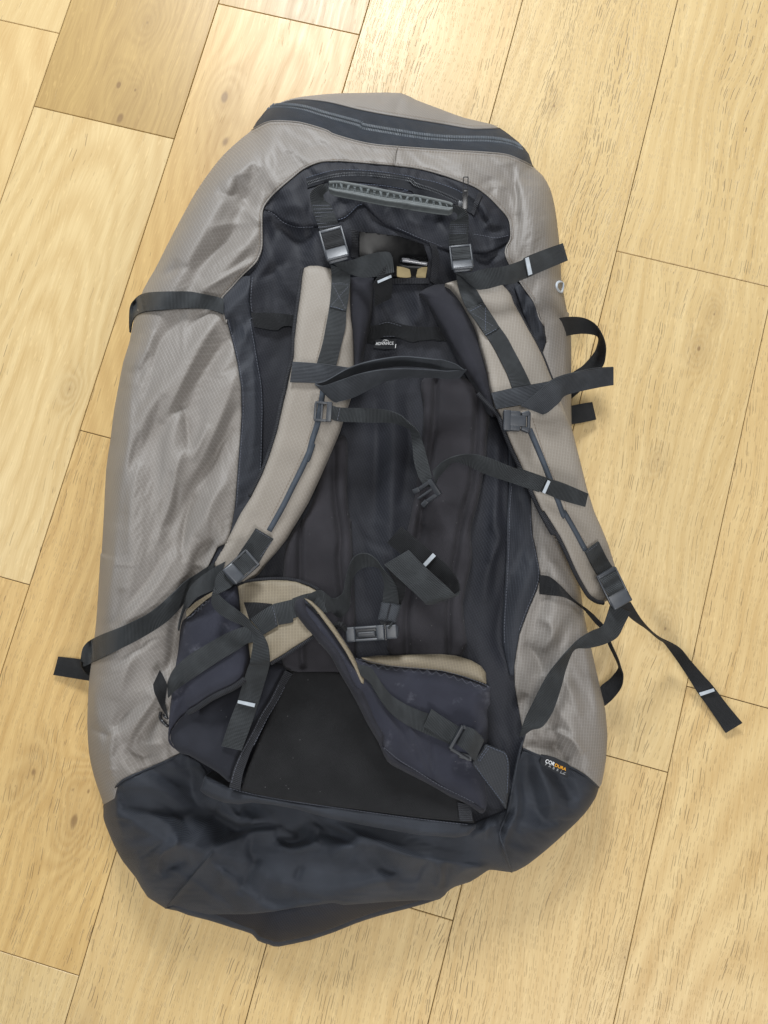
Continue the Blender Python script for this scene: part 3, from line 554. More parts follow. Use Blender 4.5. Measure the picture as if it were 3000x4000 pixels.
FOLDS = [
 ('A 870 640 880 740 930 820 1025 900', 18, 34, -7), ('A 1130 360 1060 520 950 640 890 700', 40, 60, 5), ('A 740 745 820 770 870 750', 14, 18, -5), ('A 900 800 960 880 1030 960', 22, 22, 5),
 ('A 610 1385 740 1330 880 1250 1000 1190', 12, 26, 6), ('A 640 1330 800 1265 980 1130', 24, 18, -5), ('A 560 1300 700 1160 840 1060 1020 950', 22, 36, -5), ('A 690 985 800 960 960 945', 14, 16, 3),
 ('A 390 1300 440 1260 560 1230', 14, 16, -4), ('A 980 420 760 640 560 1000 400 1300', 70, 50, 5), ('A 900 1090 760 1180 640 1290', 18, 22, 4), ('A 480 1180 430 1300', 12, 20, -4), ('A 1000 540 900 600 760 700', 24, 18, 3),
 ('C 720 40 590 160 530 260 440 540 340 760', 42, 22, -7), ('C 900 100 760 330 620 620 560 760', 36, 20, 6), ('C 960 200 820 420 640 700', 20, 26, -5), ('C 1040 400 960 640 820 980 700 1200', 30, 22, 5),
 ('C 1050 620 900 940 760 1150 560 1540', 20, 26, -7), ('C 740 900 660 1000 600 1250 520 1540', 16, 26, 6), ('C 690 620 715 800 722 920', 12, 18, -5), ('C 560 560 480 800 360 1060', 26, 30, -4), ('C 330 200 300 400 340 520', 26, 26, 5),
 ('C 420 800 330 1100 290 1440', 18, 36, -6), ('C 1000 1100 880 1250 800 1500', 24, 30, 5), ('C 760 1210 700 1400 680 1650', 10, 20, -6), ('C 620 1060 540 1500', 18, 24, -4), ('C 470 300 420 420 400 500', 16, 14, -5), ('C 850 760 760 960 740 1000', 12, 18, 4),
 ('C 930 900 870 1050 800 1180', 12, 18, -4), ('C 400 1000 350 1300 330 1600', 20, 20, 4), ('C 1010 780 960 860 880 930', 10, 14, -3), ('C 660 1150 640 1300 560 1450', 12, 16, -5), ('C 500 150 430 330 400 400', 20, 14, 5),
 ('F 935 180 870 420 800 600 765 900', 44, 44, -15), ('F 970 20 850 260 770 480 745 700 720 870', 34, 16, 6), ('F 1050 20 960 80 900 200', 14, 26, -7), ('F 450 330 410 520 380 570', 10, 24, -6), ('F 560 680 470 900 420 1060', 40, 26, 5), ('F 690 880 560 1010 470 1130', 30, 22, 4),
 ('F 700 1000 620 1120 540 1240 500 1330', 26, 11, 9), ('F 720 1080 620 1190 520 1350', 14, 20, -7), ('F 640 1030 480 1160 400 1280', 22, 22, -7), ('F 410 1220 385 1400 400 1570', 22, 14, 8), ('F 250 1230 380 1290', 14, 18, -7), ('F 500 1360 600 1410 730 1370', 14, 18, -5), ('F 560 1280 620 1340 760 1330', 20, 12, 4), ('F 330 900 270 1080 300 1200', 26, 26, 4), ('F 640 560 560 740 470 800', 26, 20, -3),
 ('B 1165 560 1180 680 1192 800 1190 960', 46, 10, -10), ('B 1080 690 1150 740 1185 900', 12, 22, 6), ('B 950 700 1020 678 1070 690', 12, 16, -5), ('B 1005 770 1060 720', 10, 14, -4), ('B 1200 640 1300 680 1360 650', 12, 20, -4), ('B 1260 760 1300 1000 1290 1200', 40, 40, 5), ('B 1380 900 1400 1150 1420 1400', 30, 30, 4),
 ('B 440 108 430 180 400 240', 30, 14, -8), ('B 330 110 300 170', 14, 14, -3), ('B 200 480 330 500 380 520', 12, 14, -4), ('B 40 470 160 480', 12, 12, -3), ('A 1290 480 1400 440 1500 450', 14, 14, -3),
 ('H 330 690 410 725 425 800 360 900', 14, 20, 5), ('H 250 850 330 940 370 1060', 18, 22, -5), ('H 500 1050 560 1200 600 1330', 22, 24, 4), ('H 560 1020 640 1180 690 1300', 24, 20, -4), ('H 380 1395 470 1430 560 1480 620 1570', 22, 11, 10), ('H 290 1480 390 1500 470 1560 520 1620', 22, 22, -11), ('H 240 1560 370 1580 460 1650', 12, 20, 6),
 ('J 1330 60 1400 170 1480 300 1540 420', 22, 38, 7), ('J 1270 150 1335 230 1350 310', 14, 20, -7), ('J 1200 190 1240 260 1330 290', 14, 14, 6), ('H 200 1290 260 1180', 12, 18, -5), ('H 420 320 470 440 500 560', 30, 30, 3),
 ('I 350 640 480 640 600 700 660 770', 30, 22, 6), ('I 660 760 640 830 540 900 520 1000', 22, 14, 9), ('I 540 1010 620 965 730 930', 18, 24, -9), ('I 330 940 450 860 580 790', 26, 20, 6), ('I 410 910 480 870 610 780', 10, 20, -5), ('I 660 600 740 760', 20, 30, -7), ('I 740 330 760 540 920 640 1120 720', 60, 46, -24), ('I 300 450 500 470 640 540 720 620', 30, 26, 6), ('I 420 920 400 1040 440 1120', 14, 18, 4), ('I 480 520 620 600 700 720', 10, 16, -3), ('I 270 480 260 640 300 780', 16, 16, 4),
 ('I 885 870 1020 790 1150 740 1290 740', 30, 16, 10), ('I 1000 765 1150 712 1320 700 1480 770', 20, 24, -12), ('I 1290 775 1380 812 1480 792 1500 750', 12, 14, -9), ('I 1290 800 1340 855 1450 862 1570 800', 14, 26, 8), ('I 1040 1150 1090 1060 1180 900', 26, 20, -6), ('I 1420 1060 1460 960', 12, 16, -4), ('I 1180 1160 1300 1190 1430 1170', 40, 40, -6), ('I 575 1240 700 1090 885 870', 7, 7, 3), ('I 600 1210 730 1050', 14, 18, 5), ('I 1140 760 1130 880 1180 960', 14, 20, -4), ('I 940 960 950 1120', 20, 20, 4),
 ('I 830 500 900 600 1050 655 1250 690 1450 730', 30, 30, 15), ('I 900 560 900 640', 8, 10, -6), ('I 1050 600 1060 680', 10, 12, -4), ('J 0 660 120 740 260 790', 20, 16, -8), ('J 150 720 400 830 600 900 800 930 1050 972', 52, 14, 8), ('J 350 840 430 950 600 1020', 36, 36, -7), ('J 700 925 725 1000 690 1070', 14, 22, 6), ('J 760 930 745 1060', 14, 14, -7), ('J 600 1020 610 960 660 910', 12, 16, -4), ('J 800 1000 870 960 950 950', 10, 18, 5), ('J 120 880 280 820 340 840', 16, 20, 6), ('J 60 760 200 800 260 840', 14, 14, -8), ('J 250 900 400 1000 460 1080', 30, 20, 4),
 ('J 1180 210 1135 380 1080 640', 12, 16, 7), ('J 1180 400 1230 580 1270 740', 36, 30, -7), ('J 1120 420 1135 620 1080 760 1060 840 1102 970', 10, 14, 6), ('J 1200 300 1290 500 1330 640', 20, 36, 5), ('J 1160 420 1170 620 1130 760', 14, 22, -5), ('J 1300 380 1400 520 1420 660', 26, 30, -4), ('J 1040 690 1050 780', 8, 10, -6), ('J 980 700 960 800', 12, 12, 5), ('J 890 790 980 740 1060 700', 10, 16, 5),
 ('D 550 470 560 800 540 1400 550 1659 G 830 300 840 900', 40, 34, 7), ('D 440 560 450 900 440 1400', 24, 30, -7), ('D 640 560 660 900 600 1300', 18, 24, -5), ('D 1220 780 1240 1100 1210 1400 1180 1659', 22, 26, 8), ('D 1280 900 1260 1200 1290 1450', 14, 14, -6), ('D 1200 1400 1240 1520 1180 1659', 10, 18, 6), ('G 1540 0 1580 150 1500 400 1480 600', 20, 24, 7), ('G 1590 150 1560 350 1540 560', 14, 14, -6), ('G 1640 400 1560 800 1640 1020', 18, 24, -7),
 ('D 500 100 520 220 480 280', 20, 20, -4), ('D 570 60 640 160', 14, 20, 3), ('N 1460 400 1480 600 1440 740', 20, 30, 5),
 ('K 180 590 380 560 560 590', 40, 26, 6), ('K 150 690 200 850 225 930', 16, 14, -7), ('K 230 760 420 900 600 960', 36, 44, -9), ('K 230 770 380 740 560 830', 12, 16, 5), ('K 110 640 160 560 300 470', 14, 22, -5), ('K 180 1000 200 1150 300 1200', 30, 30, 5), ('K 0 1370 130 1300 330 1150', 14, 20, -5), ('K 560 800 600 930', 12, 18, -5), ('K 350 420 430 350 520 300', 26, 20, 4),
 ('M 900 500 960 640 880 760', 20, 20, 6), ('M 850 740 920 720 980 760', 20, 20, -7), ('M 950 820 1060 860 1150 850', 12, 14, -6), ('M 1000 920 1100 900 1220 880', 10, 14, 4), ('M 1060 600 1100 700 1080 800', 26, 26, 5), ('M 300 700 400 760 520 730', 20, 20, -5), ('M 100 700 250 760 420 800', 16, 22, 4), ('M 850 1120 980 1140 1100 1080', 14, 20, -7), ('M 840 1070 960 1080 1100 1020', 12, 16, 6), ('M 1000 1180 1120 1150 1180 1080', 16, 20, 5), ('M 1130 1050 1200 1130 1250 1180', 12, 14, 4),
 ('K 1180 620 1300 740 1500 830', 12, 20, -4), ('K 880 500 960 560 1060 520', 16, 20, -5), ('K 900 640 1000 610 1080 550', 14, 14, 3),
 ('O 1130 320 1230 520 1300 700', 14, 18, 4), ('O 1240 380 1250 560 1240 700', 6, 10, -5), ('O 1330 500 1400 700 1440 900', 14, 12, 4), ('O 1190 500 1230 600', 12, 10, -4),
 ('C 1000 60 1020 140 1010 220', 10, 8, -4), ('C 1060 60 1090 160 1100 240', 10, 10, 3), ('C 1130 200 1150 500 1150 900', 14, 14, 3),
 ('C 350 420 345 750 328 1000 318 1340', 46, 16, 6), ('C 262 1400 250 1500 240 1659 F 400 200 345 560', 40, 14, 7), ('F 262 900 300 1150 330 1420', 30, 16, 5), ('A 640 760 520 960 400 1200 330 1370', 40, 18, 5), ('C 420 180 380 330 350 420', 30, 14, 5), ('E 505 240 520 420 515 700 520 1000', 14, 36, 5), ('H 600 700 640 900 690 1150 720 1400', 14, 40, 5),
]
for txt, a, b, amp in FOLDS:
    p = P(txt); cx, cy = p.mean(0)
    stroke(p, a, b, amp * (1.8 if cx < 1000 and cy < 3050 else 1.6 if cy > 3000 or cx > 1980 else 1.3))
# puckers of the gathered band over the inner pocket zipper
for i in range(34):
    f = i / 33; x, y = catmull(P('K 620 200 760 140 900 120 1100 130 1300 150 1600 190 M 100 200 300 240 500 290 660 350'), 8)[int(f * 56)]
    a = rng.uniform(-.4, .4); l = rng.uniform(14, 22); stroke(np.array([(x - a * l, y - l), (x + a * l, y + l)]), 4, 5, rng.choice([-1, 1]) * rng.uniform(.8, 1.8))
HW += (vnoise(gx / 70, gy / 120, 31) + .5 * vnoise(gx / 34, gy / 50, 37)) * .0012
k = np.array([.25, .5, .25])
for _ in range(1):
    HW = sum(k[i] * np.roll(HW, i - 1, 0) for i in range(3)); HW = sum(k[i] * np.roll(HW, i - 1, 1) for i in range(3))
INL = P('B 400 572 200 555 0 540 A 1540 545 1420 548 1310 590 1220 660 1120 745 1060 815 1035 870 1032 960 1032 1100 1010 1170 985 1210 900 1290 830 1370 770 1440 780 1520 800 1600 C 970 80 1010 230 1040 360 1065 520 1068 700 1055 900 1040 1100 1025 1300 1005 1420 975 1530 F 1080 60 1000 220 900 420 860 600 850 800 850 1100 850 1395')
SEAML = P('F 850 1395 740 1450 600 1510 470 1570 415 1620 I 265 450 245 530 172 570')
INR = P('B 400 572 550 592 700 630 830 675 920 710 1000 765 1080 845 1140 920 1155 1000 1150 1060 1122 1112 1130 1180 E 220 170 310 300 340 400 375 450 388 560 365 620 330 800 310 1100 D 1440 1100 H 290 0 300 150 330 290 350 400 330 500 270 640 215 790 195 900 180 1000 185 1130 205 1250 230 1390 235 1530')
SEAMR = P('J 1165 310 1260 350 1400 400 1500 455 1575 520')
ZUP = P('A 1100 190 1230 150 1350 148 1480 165 B 150 205 300 235 450 260 600 285 750 310 900 335 1000 335 1078 333')
ZLO = P('A 968 345 1080 290 1200 288 1300 300 1450 345 B 0 370 150 415 280 440 420 452 600 465 800 478 1000 490 1130 505 1230 545 1297 580')
HZ = HB + HW * np.clip(sd / 26, .3, 1)
# the cloth is a little too big for the bag: let it buckle (position-based relaxation, coarse grid then fine)
def seam_d(poly, PX, PY): return segdist(PX, PY, poly, False)[0]
def slack(PX, PY):
    ang = np.zeros(PX.shape); e = np.zeros(PX.shape); EX = .11
    left = (PX < 1050) & (PY < 3050); right = (PX > 1960) & (PY < 3050); bot = PY >= 3000; mid = ~(left | right | bot)
    for m, a, x in ((left, -.42, EX), (right, .05, EX), (bot, 1.2, EX * 1.4), (mid, 0., EX * .14), ((PY < 1250) & mid, .9, EX * .6)): ang[m] = a; e[m] = x
    ang[left & (PY < 1250)] = -.75
    e *= np.clip(.75 + 1.9 * vnoise(PX / 210, PY / 330, 3), .1, 2.2); ang += 1.3 * vnoise(PX / 300, PY / 300, 8)
    for _ in range(46):
        for f in (ang, e): f[1:-1, 1:-1] = (f[:-2, 1:-1] + f[2:, 1:-1] + f[1:-1, :-2] + f[1:-1, 2:] + f[1:-1, 1:-1]) / 5
    return ang, e
def relax(Z, B, F, s, gs, N, kf, bk, seams):
    ny, nx = Z.shape; PX, PY = np.meshgrid(GX0 + np.arange(nx) * gs, GY0 + np.arange(ny) * gs); KM = .0003
    def sl(dx, dy):
        if dy >= 0: return (slice(0, ny - dy), slice(0, nx - dx)), (slice(dy, ny), slice(dx, nx))
        return (slice(-dy, ny), slice(0, nx - dx)), (slice(0, ny + dy), slice(dx, nx))
    A = np.stack([PX * KM, -PY * KM, B], -1); P = np.stack([PX * KM, -PY * KM, Z + rng.normal(0, .0002, Z.shape)], -1); ang, e = slack(PX, PY)
    seamd = np.minimum.reduce([seam_d(q, PX, PY) for q in seams]); fz = kf * (1 + 5 * np.exp(-(seamd / 14) ** 2)); pin = (s < gs * .5)[..., None]; free = 1. - pin
    ax, ay = np.cos(ang), np.sin(ang); R = []
    for dx, dy, k, b in [(1, 0, 1., 0), (0, 1, 1., 0), (1, 1, .5, 0), (1, -1, .5, 0), (2, 0, bk, 1), (0, 2, bk, 1), (2, 2, bk * .5, 1), (2, -2, bk * .5, 1), (3, 0, bk, 1), (0, 3, bk, 1), (4, 0, bk * .6, 1), (0, 4, bk * .6, 1)]:
        a, c = sl(dx, dy); D = A[c] - A[a]; cc = dx * gs * KM * ax[a] - dy * gs * KM * ay[a]; R.append((a, c, k, b, np.sqrt((D * D).sum(-1) + 2 * e[a] * cc * cc)))
    V = np.zeros_like(P); P0 = P.copy()
    for it in range(N):
        Q = P + V * .85; Q[..., 2] += (F - Q[..., 2]) * fz; Q[..., :2] += (A[..., :2] - Q[..., :2]) * .02; Q = np.where(pin, P0, Q)
        for sub in range(2):
            acc = np.zeros_like(P)
            for a, c, k, b, r in R:
                D = Q[c] - Q[a]; L = np.sqrt((D * D).sum(-1)) + 1e-9; q = (np.minimum(L - r * .97, 0) if b else L - r) / L * (k * .25); q = q[..., None] * D; acc[a] += q; acc[c] -= q
            Q = Q + acc * free
        V = Q - P; P = Q
    return P[..., 2]
def upsample(D, shape):
    y = np.clip(np.arange(shape[0]) / 2, 0, D.shape[0] - 1.001); x = np.clip(np.arange(shape[1]) / 2, 0, D.shape[1] - 1.001); j = y.astype(int)[:, None]; i = x.astype(int)[None]; fy = y[:, None] - j; fx = x[None] - i
    return (D[j, i] * (1 - fx) + D[j, i + 1] * fx) * (1 - fy) + (D[j + 1, i] * (1 - fx) + D[j + 1, i + 1] * fx) * fy
SEAMS = [INL, INR, SEAML, SEAMR, ZLO, ZUP]
Zc = relax(HZ[::4, ::4], HB[::4, ::4], HZ[::4, ::4], sd[::4, ::4], 16., 190, .0005, .8, SEAMS)
B2 = HB[::2, ::2]; Z2 = relax(B2 + upsample(Zc - HB[::4, ::4], B2.shape), B2, HZ[::2, ::2], sd[::2, ::2], 8., 30, .0005, .3, SEAMS)
HALL = HB + upsample(Z2 - B2, HB.shape) + (HZ - HB) * np.where(gy > 3000, .75, np.where(gx > 1950, .7, .6))
def samp(A):
    def f(px, py):
        fx = np.clip((np.asarray(px, float) - GX0) / GS, 0, gx.shape[1] - 1.001); fy = np.clip((np.asarray(py, float) - GY0) / GS, 0, gx.shape[0] - 1.001)
        i = fx.astype(int); j = fy.astype(int); a = fx - i; b = fy - j
        return (A[j, i] * (1 - a) + A[j, i + 1] * a) * (1 - b) + (A[j + 1, i] * (1 - a) + A[j + 1, i + 1] * a) * b
    return f
H = samp(HALL); HS = samp(HB)
def on(layer, r=0, h=0, base=None, extra=None):
    b = base or H
    def f(x, y, s):
        z = b(x, y) + layer / 1000
        if r: z = z + puff(r, h / 1000)(s)
        if extra is not None: z = z + extra(x, y, s)
        return z
    return f
# ------------------------------------------------------------------ shell panels
def OUTseg(a, b):  # slice of the outline between the points nearest a and b (going round clockwise)
    i = np.hypot(*(OUT - np.array(a)).T).argmin(); j = np.hypot(*(OUT - np.array(b)).T).argmin()
    return OUT[i:j + 1] if j >= i else np.vstack([OUT[i:], OUT[:j + 1]])
grow = lambda seg: seg
TEETH = P('A 1085 200 1130 190 1230 195 1330 212 1420 240 1659 305 B 200 325 400 360 600 390 800 405 1000 408 1130 425 1220 460')
INS = OUT + (np.array([1400, 2050]) - OUT) * .011
pb = panel('back_panel', M['black'], INS, on(-2.5, 60, 2), bp, 9., 12, floor=True)
# lid strip above the zipper, zipper tape, flanks, boot
lid = np.vstack([OUTseg((1081, 405), (1951, 499)), ZUP[::-1]])
panel('lid_edge', M['grey'], lid, on(-.6, 10, 1), bp, 6., 20, floor=True)
zt = np.vstack([OUTseg((983, 508), (1951, 499))[0:1], P('A 1000 290 1060 215 1100 190'), ZUP, OUTseg((1951, 499), (2082, 650)), ZLO[::-1]])
zp = panel('main_zipper', M['ztape'], zt, on(.2, 12, 1.2), bp, 6., 20, floor=True)
left = np.vstack([INL, SEAML, OUTseg((404, 3144), (983, 508)), ZLO[:5], P('B 0 370 150 415 280 440 418 452')])
fl = panel('side_panel', M['grey'], left, on(1.2, 14, 1.4), bp, 6., 14, floor=True)
right = np.vstack([INR[::-1], P('B 420 452 600 465 800 478 1000 490 1130 505 1230 545 1297 580'), OUTseg((2082, 650), (2339, 3076)), SEAMR[::-1]])
fr = panel('side_panel', M['grey'], right, on(1.2, 14, 1.4), bp, 6., -22, floor=True)
BTOP = P('F 850 1395 I 800 300 840 360 810 480 R 690 1190 800 1240 950 1310 1080 1345 1300 1400 1659 1460 J 300 640 600 680 900 712 1000 670 1075 640 1100 520 1120 420 1165 310')
FLAP = P('I 575 1243 700 1268 850 1280 1100 1280 1280 1262 1400 1240 1659 1205 J 200 1155 400 1140 560 1130 700 1128')
boot = np.vstack([SEAML[::-1], BTOP, SEAMR, OUTseg((2339, 3076), (1721, 3510)), FLAP[::-1], OUTseg((577, 3505), (404, 3144))])
flap = np.vstack([OUTseg((1721, 3510), (647, 3549)), P('I 700 1150 1100 1150 1400 1120 J 200 1050 500 1000 720 1060')])
flz = rbf([(650, 3545, 30), (1000, 3660, 20), (1200, 3670, 16), (1700, 3515, 26), (1100, 3560, 36), (1450, 3490, 36), (1100, 3480, 40), (1500, 3430, 40)])
panel('bottom_flap', M['boot'], flap, lambda x, y, s: flz(x, y) + puff(16, .006)(s) + .002 * vnoise(x / 90, y / 60, 4), bp, 7., -15, floor=True)
panel('bottom_panel', M['boot'], boot, on(1.8, 16, 2.4), bp, 6., 20, floor=True)
# seam piping round the edges of the grey flanks and the boot
def seam(pts, r, mat, parent, lift=1.4, name='seam'):
    return tube(name, mat, resample(catmull(pts, 4), 14), r, parent, z=lift, base=H, smoothn=0, sides=6, flat=.8)
seam(INL[:20], .0011, M['grey'], fl); seam(INR[:16], .0011, M['grey'], fr); seam(ZLO, .001, M['grey'], zp); seam(ZUP, .001, M['grey'], zp)
seam(SEAML[:6], .001, M['boot'], fl, 2.2); seam(SEAMR, .001, M['boot'], fr, 2.2); seam(P('I 575 1240 700 1090 885 870'), .0009, M['boot'], bp, 2.4, 'boot_seam'); seam(P('J 1180 210 1135 380 1085 640 1040 760 1060 840 1104 975'), .0015, M['boot'], bp, 2.6, 'boot_seam')
tube('seam', M['grey'], P('B 418 455 405 500 400 570'), .0007, fl, z=1.8, base=H)
stitches('stitching', M['taupethread'], resample(INL[:20] + np.array([-9, -5]), 12), fl, base=H, z=2.5); stitches('stitching', M['taupethread'], resample(ZLO + np.array([0, 11]), 12), fl, base=H, z=2.3)
stitches('stitching', M['taupethread'], resample(INR[:14] + np.array([9, -7]), 12), fr, base=H, z=2.5); stitches('stitching', M['taupethread'], resample(ZUP[4:] + np.array([0, -10]), 12), zp, base=H, z=.8)
# main zipper coil
def coil(pts, parent, mat, lift, step, off, sx, sy, sz, name):
    p = resample(catmull(pts, 6), step); W0 = unproj(p[:, 0], p[:, 1], H(p[:, 0], p[:, 1]) + lift / 1000)
    t = np.gradient(W0, axis=0); t /= np.linalg.norm(t, axis=1)[:, None]; sd_ = np.cross([0, 0, 1.], t); sd_ /= np.linalg.norm(sd_, axis=1)[:, None]; up = np.cross(t, sd_)
    V, F = [], []; base = np.array([(-1, -1, 0), (1, -1, 0), (1, 1, 0), (-1, 1, 0), (-.6, -.75, 1), (.6, -.75, 1), (.6, .75, 1), (-.6, .75, 1)])
    q = np.array([(4, 5, 6, 7), (0, 1, 5, 4), (1, 2, 6, 5), (2, 3, 7, 6), (3, 0, 4, 7)])
    n = 0
    for sgn in (-1, 1):
        for i in range(len(W0)):
            o = W0[i] + sd_[i] * off * sgn
            V.append(o + base[:, :1] * t[i] * sx + base[:, 1:2] * sd_[i] * sy + base[:, 2:] * up[i] * sz); F.append(q + n); n += 8
    o = mesh_np(name, np.vstack(V), [np.vstack(F)], mat, parent, smooth=False, kind='stuff')
    bm = bmesh.new(); bm.from_mesh(o.data); bmesh.ops.recalc_face_normals(bm, faces=bm.faces); bm.to_mesh(o.data); bm.free(); return o
coil(TEETH, zp, M['zteeth'], 1.0, 6.6, .0027, .00072, .0023, .0016, 'zipper_teeth')
# trim strips beside the back panel
TL = np.vstack([P('A 770 1440 830 1370 900 1290 960 1290 950 1450 965 1560 C 1130 80 1150 200 1175 350 1200 500 1208 650 1205 800 1200 1000 1190 1100 1150 1300 1100 1500 975 1560 1005 1420 1025 1300 1040 1100 1055 900 1068 700 1065 520 1040 360 1010 230 970 80'), P('A 800 1600 780 1520')])
tl = panel('trim_strip', M['trim'], TL, on(2., 12, 1.2), bp, 6., 5, thick=.003)
TR = P('O 1130 330 1190 300 1260 400 1330 480 1400 620 1440 740 1475 880 1470 930 1435 1050 D 1440 700 1450 1180 H 290 0 300 150 330 290 350 400 330 500 270 640 215 790 195 900 180 1000 180 1060 150 1060 105 850 105 700 130 300 135 0 D 1300 1300 1310 1150 1300 700 O 1400 1060 1300 800 1220 600')
tr = panel('trim_strip', M['trim'], TR, on(2., 12, 1.2), bp, 6., -10, thick=.003)
stitches('stitching', M['darkthread'], P('A 972 1300 962 1450 975 1560 C 1122 80 1142 200 1167 350 1192 500 1200 650 1197 800 1192 1000 1182 1100'), tl, base=H, z=2.4); stitches('stitching', M['darkthread'], P('C 980 80 1020 230 1050 360 1075 520 1078 700 1065 900 1050 1100 1035 1300'), tl, base=H, z=2.4)
stitches('stitching', M['darkthread'], P('D 1325 1160 1312 1300 H 150 0 143 300 118 700 118 850'), tr, base=H, z=2.4); stitches('stitching', M['darkthread'], P('H 282 20 292 150 322 290 340 400 320 490 262 630 207 780'), tr, base=H, z=2.4)
# ------------------------------------------------------------------ back pads
LP = P('D 0 1340 60 1180 150 900 255 850 256 1200 290 1480 G 610 0 630 400 640 1000 500 1060 180 1010 170 600 200 200')
RPp = P('D 740 480 870 420 1100 500 1180 680 1165 850 1155 1000 1110 1250 1060 1450 G 1400 300 1340 600 1335 940 885 940 880 700 940 300 D 660 1400 700 1200 740 900 755 650')
GRV = (['D 175 900 178 1200 215 1490 G 540 300 560 600 565 930', 'S 1190 1900 1172 2100 1175 2420 1182 2600'], ['D 835 470 820 800 795 1000 745 1300 715 1500 G 1075 100 1000 500 975 700 980 930', 'D 1098 540 1090 900 1060 1150 1015 1310 G 1290 300 1250 600 1250 930'])
def pad_z(lines):
    ls = [catmull(P(t), 5) for t in lines]
    def f(x, y, s):
        z = HS(x, y) + .0125 + .0008 * vnoise(x / 60, y / 90, 5) + puff(24, .009)(s)
        for l in ls: z = z - .0085 * np.exp(-(segdist(x, y, l, False)[0] / 12) ** 2)
        return z
    return f
for poly, lines in ((LP, GRV[0]), (RPp, GRV[1])):
    o = panel('back_pad', M['pad'], catmull(poly, 3, True), pad_z(lines), bp, 6., 5, thick=.016)
    for t in lines: tube('pad_seam', M['webblack'], P(t), .0011, o, z=2.6, base=HS)
# ------------------------------------------------------------------ inner top pocket
PK = np.vstack([INR[:15], P('M 1210 960 1150 1000 1050 1050 950 1085 830 1080 560 1060 520 1040 350 980 200 920 0 830 K 1550 850 1400 780 1250 650 1170 560 1100 580 1000 680 880 740 660 800 420 800 280 730 180 640 75 600'), INL[:12][::-1]])
pk = panel('top_pocket', M['black'], PK, on(1.0, 22, 3.), bp, 6., 8, thick=.006)
stitches('stitching', M['darkthread'], P('K 130 620 200 660 290 740 420 792 560 795 640 790'), pk, base=H, z=1.6); stitches('stitching', M['bluethread'], P('K 890 715 960 690 1020 640 1100 560 1160 550'), pk, base=H, z=1.6); stitches('stitching', M['darkthread'], P('M 0 800 200 890 350 950 500 1010'), pk, base=H, z=1.6); stitches('stitching', M['darkthread'], P('M 830 870 950 890 1050 910 1140 900 1210 880'), pk, base=H, z=1.6)
PZ = [r for r in EP[P('K 540 265 700 220 850 185 1000 178 1200 188 1400 208 1659 250 M 200 270 400 310 600 380 760 450 870 520'), P('K 555 375 700 330 790 300 1000 302 1150 312 1400 345 1659 400 M 200 440 400 490 600 540 700 590 800 650')]]
pz = ribbon('pocket_zipper', M['ztape2'], np.array(PZ), pk, z=2.0, base=H, thick=.0012, ac=6)
coil(P('K 560 325 700 278 850 242 1000 226 1200 228 1400 248 1659 288 M 200 335 400 402 550 465 670 522'), pz, M['zteethdark'], 2.6, 6.2, .0015, .0007, .0012, .0011, 'zipper_teeth')
stitches('stitching', M['bluethread'], P('K 545 262 700 215 850 180 1000 173 1200 183 1400 203 1659 245 M 200 265 400 303 600 372 740 440'), pk, base=H, z=2.8)
stitches('stitching', M['bluethread'], P('K 1080 330 1250 335 1430 355 1640 395 M 60 405'), pk, base=H, z=2.6)
ribbon('zipper_end_tape', M['bind'], EP[P('M 880 420 840 520 800 640'), P('M 925 440 880 550 830 670')], pk, z=3.2, base=H)
# zipper slider and pull
F0, L0 = frame(P('M 735 600')[0], P('M 745 280')[0], 163, 172)
pull = boxes('zipper_pull', M['gloss'], F0, [(-.0028, .008, 0, .0011, .022, .0016), (.0028, .008, 0, .0011, .022, .0016), (0, .0195, 0, .0062, .0013, .0016), (0, -.006, 0, .0066, .022, .0013), (0, .0045, 0, .0050, .003, .0014)], pz, .0005)
F1, _ = frame(P('M 690 590')[0], P('M 700 510')[0], 158)
boxes('zipper_slider', M['plastic'], F1, [(0, 0, 0, .007, .008, .003), (.002, -.001, .002, .003, .006, .002)], pz, .0006)
# ------------------------------------------------------------------ document window
DW = np.array([(1388, 890), (1560, 905), (1665, 945), (1690, 1010), (1680, 1104), (1388, 1095)])
dwz = lambda x, y, s: HS(x, y) + .003 + .0045 * np.exp(-((y - 1022 - (x - 1650) * .06) / 11.) ** 2) * np.clip((x - 1560) / 30, 0, 1)
dw = panel('document_window', M['vinyl'], np.array([(1402, 904), (1560, 922), (1655, 955), (1674, 1015), (1664, 1088), (1402, 1072)]), dwz, bp, 5., thick=.001)
for t in ('M 0 1216 70 1225 140 1248 157 1335 90 1340 0 1330', 'M 225 1245 270 1228 332 1222 310 1345 205 1338'): panel('reflection_patch', M['pane_reflection'], P(t), lambda x, y, s: dwz(x, y, s) + .0008, dw, 5., thick=.0005)  # beige patches painted as the room's reflection in the vinyl
fw = P('M 62 1150 140 1160 240 1176 330 1190'); tube('window_fold_glint', M['vinylglint'], fw, .0026, dw, z=6.2, base=HS, flat=.6); tube('window_fold_glint', M['vinylglint'], P('M 55 1135 100 1138 140 1142'), .0012, dw, z=6.5, base=HS, flat=.6)  # pale strips along the vinyl folds, added for their bright reflections
ribbon('window_binding', M['bind'], EP[P('K 1030 820 1035 950 1030 1120'), P('K 1100 830 1105 950 1100 1130')], bp, z=1., base=H); ribbon('window_binding', M['bind'], EP[P('M 345 960 385 1100 360 1380'), P('M 430 1000 460 1150 420 1420')], bp, z=1., base=H)
ribbon('window_binding', M['bind'], EP[P('N 1190 245 1400 235 1580 240'), P('N 1190 300 1400 300 1600 300')], bp, z=1., base=H)
